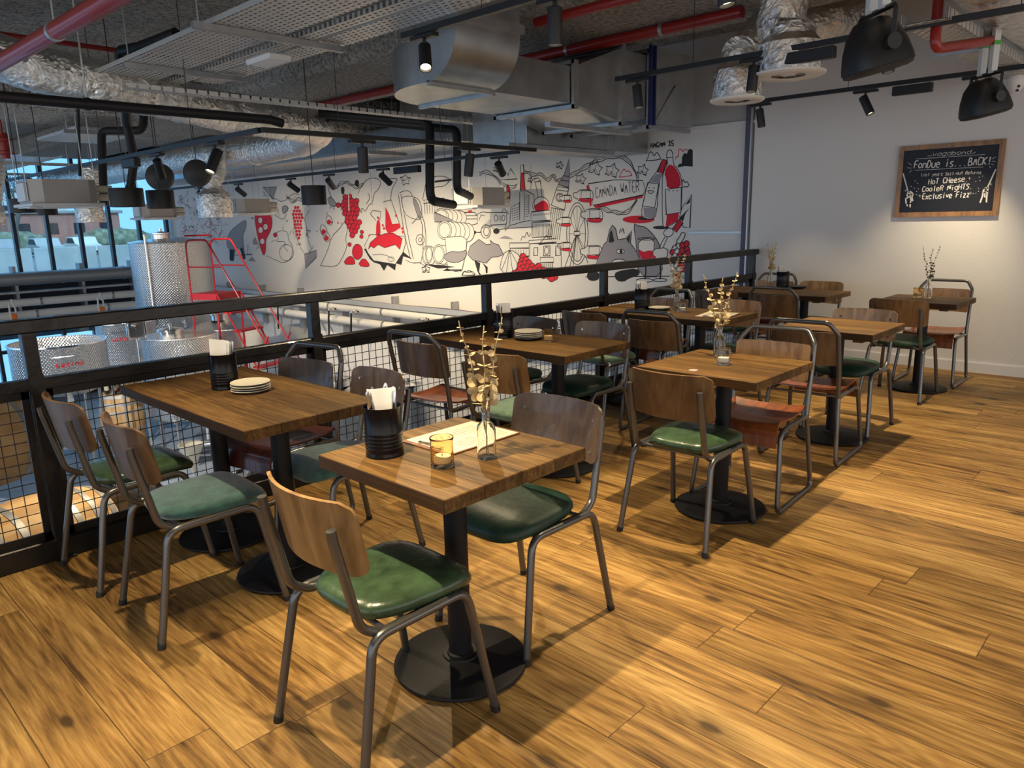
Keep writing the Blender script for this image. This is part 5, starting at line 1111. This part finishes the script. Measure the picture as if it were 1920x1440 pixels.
tall_tank(G(770, 700, 10.5), .34, -.95, .9, 'small stainless tank seen through the mesh below the mural', .10, 'inox_s', False)
tall_tank(G(640, 690, 11.0), .36, -.95, .9, 'small stainless tank seen through the mesh behind the second railing post', .10, 'inox_s', False)
tall_tank(G(548, 665, 10.4), .42, -.9, .9, 'stainless tank seen through the mesh right of the ladder foot', .08, 'inox_s', False)
t = empty('tank_door', D(255, 612, 11.3)); tag(t, 'open square stainless hatch door in front of the lower tank', 'hatch'); mb = MB()
mb.tube([(-.13, 0, -.18), (.13, 0, -.18), (.13, 0, .18), (-.13, 0, .18)], .018, 8, .04, 4, loop=True); mb.build('frame', M['chrome'], t, True); mb = MB(); mb.bb((-.11, -.01, -.16), (.11, .01, .16), .004); mb.build('plate', M['chrome'], t); mb = MB(); mb.cyl((0, -.02, 0), (0, -.10, 0), .045, n=14); mb.build('hand_wheel', M['chrome'], t, True)
mb = MB(); mb.cyl((0, 0, -.18), (0, 0, -.18-(D(255, 612, 11.3).z-.18-ZLOW)), .02, n=8); mb.build('stand', M['chrome'], t)
# red mobile steps
LD = mat('red_ladder_paint', (.34, .008, .014), .4)
P0 = D(405, 548, 12.6); dr = Vector((.35, -.937, 0)); sd = Vector((.937, .35, 0)); H = P0.z-ZLOW
ld = empty('mobile_steps', (P0.x, P0.y, ZLOW)); tag(ld, 'red tubular mobile steps with handrails beside the tall tank', 'ladder')
def LP(a, s, z): return dr*a+sd*s+Vector((0, 0, z))
for s in (-.27, .27):
    mb = MB(); mb.tube([LP(-.30, s, 0), LP(-.28, s, H+.88), LP(.18, s, H+.88), LP(1.95, s, H*.26), LP(1.85, s, .02)], .015, 8, .12, 6); mb.build('handrail', LD, ld, True)
    mb = MB(); mb.tube([LP(.28, s, H), LP(1.85, s, 0)], .016, 8); mb.build('stringer', LD, ld, True)
    mb = MB(); mb.tube([LP(-.28, s, H+.44), LP(.46, s, H+.44)], .012, 8); mb.build('mid_rail', LD, ld, True)
    mb = MB(); mb.tube([LP(.26, s, H), LP(.26, s, 0)], .018, 8); mb.tube([LP(-.30, s, .05), LP(.26, s, H*.55)], .012, 6); mb.tube([LP(.26, s, .1), LP(-.3, s, H*.5)], .012, 6); mb.tube([LP(-.3, s, .1), LP(1.62, s, .1)], .016, 8); mb.build('side_frame', LD, ld, True)
    mb = MB(); mb.tube([LP(.95, s, H*.52), LP(1.28, s, H*.75)], .013, 6); mb.build('rail_stay', LD, ld, True)
mb = MB(); c = [LP(a, s, H+z) for z in (-.10, 0) for a, s in ((-.28, -.27), (.28, -.27), (.28, .27), (-.28, .27))]; mb.add(c, [(0, 1, 2, 3), (4, 5, 6, 7), (0, 1, 5, 4), (1, 2, 6, 5), (2, 3, 7, 6), (3, 0, 4, 7)]); mb.build('platform', LD, ld)
mb = MB(); mb.tube([LP(-.28, -.27, H+.95), LP(-.28, .27, H+.95)], .016, 8); mb.build('end_rail', LD, ld, True)
for k in range(1, 9):
    f = k/9; a = .28+1.57*f; z = H*(1-f); mb = MB(); c = [LP(a+da, s, z+dz) for dz in (-.03, 0) for da, s in ((-.09, -.26), (.09, -.26), (.09, .26), (-.09, .26))]; mb.add(c, [(0, 1, 2, 3), (4, 5, 6, 7), (0, 1, 5, 4), (1, 2, 6, 5), (2, 3, 7, 6), (3, 0, 4, 7)]); mb.build('tread', LD, ld)
# oak barrels
def oakmat():
    t = NT('barrel_oak'); tc = t.n('TexCoord').outputs['Object']; o = t.xyz(tc); ang = t.math('ARCTAN2', o[1], o[0]); k = t.math('FLOOR', t.math('MULTIPLY', ang, 4.2)); r = t.n('TexWhiteNoise', noise_dimensions='1D', W=k).outputs['Value']
    n = t.n('TexNoise', Vector=tc, Scale=5.0, Detail=5.0).outputs['Fac']; c = t.ramp(t.math('ADD', t.math('MULTIPLY', r, .4), t.math('MULTIPLY', n, .6)), (.3, (.46, .27, .11)), (.7, (.72, .50, .26))); t.link(c, 'Base Color'); t.b.inputs['Roughness'].default_value = .6
    f = t.math('FRACT', t.math('MULTIPLY', ang, 4.2)); t.bump(t.ramp(f, (0, 0), (.06, 1.0)), .5, .004); return t.m
M['oak'] = oakmat(); M['hoop'] = mat('hoop_zinc', (.50, .52, .54), .4, .7)
def bprof(z): return .285+.075*(1-(z/.475)**2)
def barrel(p, rot, label):
    t = empty('wine_barrel', p); t.rotation_euler = rot; tag(t, label, 'barrel', 'oak wine barrels')
    zs = [-.475+.95*k/20 for k in range(21)]; mb = MB(); mb.lathe([(0, -.445), (.262, -.445), (.27, -.475)]+[(bprof(z), z) for z in zs]+[(.27, .475), (.262, .445), (0, .445)], n=40); mb.build('staves', M['oak'], t, True, ang=40)
    for z in (-.44, -.31, -.17, .17, .31, .44):
        mb = MB(); a, b = bprof(z-.022)+.004, bprof(z+.022)+.004; mb.lathe([(a-.006, z-.022), (a, z-.022), (b, z+.022), (b-.006, z+.022)], n=40, cap=False); mb.build('hoop', M['hoop'], t, True)
    mb = MB(); mb.cyl((.355, 0, 0), (.375, 0, 0), .028, n=14); mb.build('bung', M['rubber'], t, True)
    return t
bp0 = G(227, 760, 13.1); barrel(bp0+Vector((0, 0, .476)), (0, 0, 0), 'oak barrel standing upright with bottles on top, below the railing')
for q, ang, lb in ((D(-35, 832, 5.75), .3, 'lying oak barrel on top of the stack at the far left'), (D(62, 1030, 5.0), .3, 'lying oak barrel low in the stack, left of the railing post'), (D(215, 1000, 6.3), .3, 'lying oak barrel seen through mesh between the left chairs')):
    barrel(q, (0, radians(90), ang), lb)
for i, (dx, dy, m_) in enumerate(((-.18, .05, 'bottle_dark'), (-.09, -.05, 'bottle_dark'), (0, .08, 'bottle_red'), (.06, -.04, 'bottle_red'), (.15, .06, 'bottle_dark'))):
    if m_ not in M: M[m_] = mat(m_, (.02, .025, .02) if m_ == 'bottle_dark' else (.35, .02, .03), .15)
    b = empty('wine_bottle', bp0+Vector((dx, dy, .952))); tag(b, 'wine bottle standing on the upright barrel', 'bottle', 'bottles on the upright barrel')
    mb = MB(); mb.lathe([(0, 0), (.037, 0), (.038, .01), (.038, .19), (.03, .22), (.015, .25), (.014, .30), (0, .30)], n=16); mb.build('glass_body', M[m_], b, True); mb = MB(); mb.lathe([(.0385, .06), (.0385, .14)], n=16, cap=False); mb.build('label', M['paper'], b, True)
mb = MB(); mb.bb((-.12, -.10, 0), (.12, .10, .24), .004); o = mb.build('carton', mat('kraft_carton', (.55, .42, .25), .8), loc=bp0+Vector((.19, -.17, .952))); tag(o, 'cardboard carton on the upright barrel beside the bottles', 'box')
# floor-standing bits seen through the mesh
t = empty('hopper', G(352, 790, 11.0)); tag(t, 'small pale cone hopper on a stem below the nearest table edge', 'hopper'); mb = MB(); mb.lathe([(.03, .15), (.05, .25), (.17, .55), (.18, .60), (.17, .60)], n=24, cap=False); mb.build('cone', M['ceramic'], t, True); mb = MB(); mb.lathe([(.10, 0), (.10, .01), (.02, .02), (.02, .2), (0, .2)], n=18); mb.build('stem', M['chrome'], t, True)
for i, (px, py, d) in enumerate(((470, 740, 11), (560, 760, 10.5), (520, 800, 10), (620, 850, 9.5), (720, 760, 10.5), (860, 720, 9.5), (905, 700, 9.2), (345, 690, 12))):
    t = empty('transfer_pump', G(px, py, d), i*.8); tag(t, 'small stainless transfer pump on the hall floor behind the mesh', 'pump', 'stainless pumps on the hall floor')
    mb = MB(); mb.cyl((-.2, 0, .25), (.15, 0, .25), .12, n=18); mb.build('motor', M['inox_s'], t, True); mb = MB(); mb.cyl((.15, 0, .25), (.3, 0, .25), .08, n=16); mb.tube([(.25, 0, .25), (.25, 0, .55), (.4, 0, .6)], .03, 8, .08, 4); mb.build('pump_head', M['chrome'], t, True)
    mb = MB(); mb.b2((-.28, -.16, .08), (.3, .16, .11)); mb.build('trolley', M['galv_dk'], t)
    for s in (-1, 1):
        mb = MB(); mb.cyl((-.2, s*.17, .08), (-.2, s*.2, .08), .08, n=14); mb.build('wheel', M['rubber'], t, True)
mb = MB(); mb.b2((1.5, 10.6, ZLOW), (7.4, 10.64, ZLOW+.004)); mb.b2((1.5, 10.76, ZLOW), (7.4, 10.80, ZLOW+.004)); struct(mb.build('trim_4', M['skirt']))
# corner trims between mural wall and mezzanine wall, short rail on mural
t = empty('slotted_channel', (XW-.01, 3.86, 1.55)); tag(t, 'dark slotted channel with cables running up the wall corner', 'cable channel'); mb = MB(); mb.b2((-.025, -.028, -1.5), (.02, .028, 1.55)); mb.build('channel', mat('purple_grey_channel', (.10, .085, .13), .6, bump=.3, bscale=60), t); mb = MB(); mb.b2((-.03, -.045, -1.5), (.02, -.03, 1.55)); mb.build('edge_strip', M['zinc'], t)
mb = MB(); a = onp(0, XW+.02, 1294, 436); b = onp(0, XW+.02, 1403, 436); mb.b2((XW-.0, a.y, a.z-.012), (XW+.03, b.y, a.z+.012)); o = mb.build('slotted_rail', M['zinc']); tag(o, 'short horizontal zinc rail on the bare wall right of the mural', 'rail')
s = onp(0, XW, 1543, 690); mb = MB(); mb.bb((XW-.012, s.y-.07, s.z-.04), (XW, s.y+.07, s.z+.04), .003); o = mb.build('wall_socket', M['skirt']); tag(o, 'white double wall socket seen between the chair legs', 'socket')
# ---------- things on the tables ----------
TZ = .7505
M['amber'] = mat('amber_glass', (.94, .78, .52), .05, trans=1, ior=1.3); M['clear'] = mat('clear_glass', (.94, .96, .96), .02, trans=1, ior=1.33); M['wax'] = mat('candle_wax', (.80, .76, .68), .5)
M['gold'] = mat('dried_leaf_gold', (.50, .38, .20), .55, var=.35, vscale=30); M['twig'] = mat('twig', (.34, .25, .13), .7); M['cutlery'] = mat('cutlery_steel', (.7, .7, .7), .15, 1); M['cork_board'] = mat('clipboard_hardboard', (.16, .055, .025), .4)
def at(px, py, z=TZ): v = onp(2, z, px, py); return Vector((v.x, v.y, z))
def can(p, label, rz=0, napkin=1):
    t = empty('cutlery_can', p, rz); tag(t, label, 'can', 'black ribbed cutlery cans'); prof = [(0, .003), (.050, .003), (.0515, 0), (.0515, .006), (.050, .010)]; t.scale = (1.17, 1.17, 1.2)
    for k in range(5): prof += [(.050, .018+k*.010), (.0515, .022+k*.010), (.050, .026+k*.010)]
    prof += [(.050, .125), (.0515, .130), (.0520, .132), (.0500, .132), (.0485, .128), (.0485, .02), (0, .02)]
    mb = MB(); mb.lathe(prof, n=36); mb.build('can_body', M['blackgloss'], t, True, ang=50); return t
def napkins(p, rz, label, fan=0):
    t = empty('paper_napkin', p, rz); tag(t, label, 'napkins', 'paper napkins in the cans')
    for k in range(3):
        mb = MB(); a = -.10+.03*k
        def fn(u, v, k=k): y = (u-.5)*.088; z = .026+v*(.185-.006*k); return Vector((-.012+.008*k+.016*v*v*(1+fan)+.006*sin(u*5+k), y+fan*.02*v, z+(.012*u if fan else .004*k*u))), Vector((1, 0, -.1)).normalized()
        mb.sheet(fn, 6, 6, .003); mb.build('folded_sheet', M['napkin'], t, True)
def cutlery(p, rz, n, label, side=1):
    for k in range(n):
        t = empty('cutlery_piece', p, rz+k*.5); tag(t, label, 'cutlery', 'cutlery standing in the cans'); mb = MB(); y = side*(.026+.006*k); lean = side*(.012+.006*k)
        base = Vector((.012*k-.012, y-.004*side, .022)); top = Vector((.012*k-.01, y+lean*.9, .205+.006*(k % 3)))
        d = (top-base).normalized(); u = d.orthogonal().normalized(); w = d.cross(u); rings = []
        for f, a, b in ((0, .0035, .0016), (.5, .0035, .0014), (.72, .006, .0014), (.9, .0085, .0014), (.98, .0065, .0012), (1, .002, .0008)):
            q = base.lerp(top, f); rings.append([q+u*a*cos(2*pi*j/10)+w*b*sin(2*pi*j/10) for j in range(10)])
        mb.loft(rings); o = mb.build('handle', M['cutlery'], t, True)
def tealight(p, label, glass='amber', r=.036, h=.088):
    t = empty('candle_glass', p); tag(t, label, 'candle holder', 'tealight glasses'); mb = MB()
    mb.lathe([(0, 0), (r*.95, 0), (r, .004), (r*.97, .012), (r*.94, h-.010), (r*.99, h-.004), (r*1.02, h), (r*.98, h+.003), (r*.90, h-.002), (r*.88, h-.012), (r*.88, .014), (0, .010)], n=36); mb.build('glass_cup', M[glass], t, True, ang=60)
    mb = MB(); mb.lathe([(0, .0115), (.024, .0115), (.026, .014), (.026, .034), (.024, .035), (0, .032)], n=24); mb.build('wax', M['wax'], t, True, ang=50)
    mb = MB(); mb.cyl((0, 0, .032), (0, 0, .040), .001, n=5); mb.build('wick', M['lag'], t)
def vase(p, label, sprigs, seed, glass='clear', leaf_m='gold', sc=1, op=1.0):
    t = empty('bottle_vase', p); t.scale = (1.2, 1.2, 1.2); tag(t, label, 'vase', 'small bottle vases'); mb = MB()
    mb.lathe([(0, 0), (.0235, 0), (.0245, .003), (.0245, .075), (.0215, .088), (.0105, .098), (.0095, .118), (.012, .121), (.012, .132), (.0085, .132), (.0075, .120), (.0085, .099), (.0195, .086), (.0222, .074), (.0222, .008), (0, .006)], n=32); mb.build('glass_bottle', M[glass], t, True, ang=60)
    rr = random.Random(seed)
    s = empty('dried_stems', p); tag(s, sprigs, 'dried foliage', 'dried leaf sprigs in the vases')
    for k, (ax, ay, Hh) in enumerate(op_list(op, rr)):
        mb = MB(); P = [Vector((rr.uniform(-.008, .008), rr.uniform(-.008, .008), .012))]
        for i in range(1, 15):
            f = i/14; P.append(Vector((ax*f**1.6+.005*sin(i*1.3+k), ay*f**1.6+.005*cos(i*1.1+k), .012+(Hh-.012)*f)))
        P[1] = Vector((P[1].x*.3, P[1].y*.3, P[1].z)); P[4].x *= .5
        for q in P:
            if q.z < .16:
                m_ = sqrt(q.x**2+q.y**2)
                if m_ > .007: q.x *= .007/m_; q.y *= .007/m_
        mb.tube(P, .0016, 6); st = mb.build('stem', M['twig'], s, True); mb = MB()
        n = 12
        for i in range(n):
            f = .38+.62*i/n; j = f*14; a_ = int(j); q = P[a_].lerp(P[min(14, a_+1)], j-a_); R = (.0165 if leaf_m == 'gold' else .011)*sc*(1.1-.80*(i/n))*rr.uniform(.85, 1.1)
            for sgn in (-1, 1):
                az = rr.uniform(0, 2*pi) if i % 2 else (i*1.3+k)
                az += pi*(sgn > 0); o_ = Vector((cos(az), sin(az), rr.uniform(.0, .5))).normalized(); up = Vector((rr.uniform(-.4, .4), rr.uniform(-.4, .4), 1)).normalized(); nn = o_.cross(up).normalized() if rr.random() < .5 else (up-o_*.3).normalized(); bb_ = nn.cross(o_).normalized(); c = q+o_*R*.95; vs = [c+nn*R*.12]
                for e in range(10): t_ = 2*pi*e/10; vs.append(c+o_*R*cos(t_)+bb_*R*.92*sin(t_)-nn*R*.06*sin(2*t_))
                mb.add(vs, [(0, 1+e, 1+(e+1) % 10) for e in range(10)])
        mb.build('leaves', M['gold'] if leaf_m == 'gold' else M['leafgrey'], st)
def op_list(op, rr): return [(-.04*op, .062*op, .425), (.0, .0, .41), (.03*op, -.048*op, .435)]
M['leafgrey'] = mat('dried_leaf_grey', (.12, .10, .075), .7, var=.3, vscale=30)
def plates(p, n, r, label, dark=0):
    for k in range(n+dark):
        dk = k < dark; mb = MB(); z = 0; mb.lathe([(0, .002), (r*.55, .002), (r*.58, 0), (r*.62, .003), (r*.98, .0085), (r, .0105), (r*.985, .0125), (r*.6, .0065), (0, .006)], n=48)
        o = mb.build('side_plate', M['ceramic_dk' if dk else 'ceramic'], smooth=True, loc=p+Vector((.0015*sin(k*2.1), .0015*cos(k*1.7), .0105*k)), ang=50)
        tag(o, label+(', dark bottom plate' if dk else (', topmost' if k == n+dark-1 else f', {["lowest","second","third","fourth"][min(3,k-dark)]} pale one up')), 'plate', 'plates stacked on the tables')
def clipboard(p, rz, label, scale=1):
    t = empty('menu_clipboard', p, rz); tag(t, label, 'clipboard', 'clipboard menus'); a, b = .155, .115
    mb = MB(); mb.bb((-a-.012, -b-.006, 0), (a, b+.006, .004), .0012); mb.build('board', M['cork_board'], t)
    mb = MB(); mb.bb((-a+.004, -b, .0042), (a-.006, b, .0048), .0001); pp = mb.build('menu_sheet', M['paper'], t)
    mb = MB(); PL = Plane2((0, 0, .00485), (0, 1, 0), (-1, 0, 0), (0, 0, 1))
    rr = random.Random(3)
    for c in (-1, 1):
        for k in range(11):
            v = .07-k*.019; u0 = -.095 if c < 0 else .008; ribbon(mb, PL, [(u0, v), (u0+rr.uniform(.045, .085), v)], .0022, .0002)
    text(mb, PL, 'Drinks', (-.03, .105), (.035, .105), .018, .0022, .2, .0002); mb.build('printed_text', M['ink'], pp)
    mb = MB(); mb.tube([(-a+.012, -.055, .008), (-a+.002, -.05, .012), (-a-.002, -.02, .014), (-a+.008, 0, .016), (-a-.002, .02, .014), (-a+.002, .05, .012), (-a+.012, .055, .008)], .0022, 6, .01, 3); mb.bb((-a+.008, -.06, .004), (-a+.020, .06, .010), .002); mb.build('wire_clip', M['chrome'], t, True)
q = at(722, 851); can(q, 'black can with napkins and cutlery on the nearest square table'); napkins(q, radians(55), 'white folded napkins in the can on the nearest square table'); cutlery(q, radians(60), 3, 'cutlery handle sticking out of the can on the nearest square table', 1); cutlery(q, radians(60), 4, 'fork handle at the right of the can on the nearest square table', -1)
q = at(423, 727); can(q, 'black can with a crumpled napkin on the nearest rectangular table'); napkins(q, radians(40), 'white napkin fanning out of the can on the nearest rectangular table', .6); cutlery(q, radians(30), 2, 'cutlery at the right of the can on the nearest rectangular table', -1)
q = at(945, 632); can(q, 'black can on the second rectangular table'); napkins(q, radians(50), 'white napkins in the can on the second rectangular table'); cutlery(q, radians(60), 4, 'wooden-looking cutlery in the can on the second rectangular table', 1)
q = at(1204, 579); can(q, 'black can on the third rectangular table'); napkins(q, radians(55), 'white napkins in the can on the third rectangular table', .3); cutlery(q, radians(60), 3, 'cutlery leaning left in the can on the third rectangular table', 1)
q = at(1467, 540); can(q, 'black can on the farthest rectangular table'); napkins(q, radians(60), 'white napkins in the can on the farthest rectangular table', .3)
plates(at(471, 733), 4, .085, 'plate of the stack on the nearest rectangular table'); plates(at(991, 636), 4, .085, 'plate of the stack on the second rectangular table', 1); plates(at(1236, 581), 1, .085, 'plate on the third rectangular table', 1)
for k in range(2):
    mb = MB(); mb.lathe([(0, .002), (.05, .002), (.052, 0), (.082, .009), (.085, .011), (.082, .013), (.05, .007), (0, .006)], n=40); o = mb.build('side_plate', M['ceramic_dk'], smooth=True, loc=at(1496, 541)+Vector((0, 0, .011*k))); tag(o, ('lower' if k == 0 else 'upper')+' dark plate on the farthest rectangular table', 'plate', 'plates stacked on the tables')
clipboard(at(868, 820), radians(0), 'clipboard menu on the nearest square table behind the amber candle glass'); clipboard(at(1345, 591), radians(10), 'clipboard menu on the third rectangular table')
tealight(at(830, 874), 'amber tealight glass in front of the clipboard on the nearest square table'); tealight(at(1028, 640), 'small amber tealight glass beside the plates on the second rectangular table', 'amber', .030, .07); tealight(at(1356, 683), 'clear tealight glass on the second square table', 'clear', .036, .078)
tealight(at(1279, 585), 'clear tealight glass beside the vase on the third rectangular table', 'clear', .034, .07); tealight(at(1720, 557), 'amber tealight glass on the farthest square table', 'amber', .036, .075)
vase(at(913, 858), 'clear bottle vase on the nearest square table', 'golden round-leaved sprigs in the vase on the nearest square table', 5); vase(at(1348, 672), 'clear bottle vase behind the tealight on the second square table', 'golden sprigs in the vase on the second square table', 9, op=1.25)
vase(at(1268, 582), 'clear bottle vase on the third rectangular table', 'golden sprigs rising before the railing on the third rectangular table', 12, op=.95); vase(at(1444, 536), 'clear bottle vase on the farthest rectangular table', 'golden sprigs against the white wall beside the farthest can', 15, op=.6)
vase(at(1739, 559), 'clear bottle vase on the farthest square table', 'dark grey dried sprigs on the farthest square table', 21, leaf_m='dark', op=1.0)
mb = MB(); mb.cyl((0, 0, 0), (0, 0, .0008), .022, n=16); o = mb.build('paper_sticker', mat('grey_sticker', (.30, .27, .30), .5), loc=at(1300, 694)); tag(o, 'small grey sticker on the second square table', 'sticker')
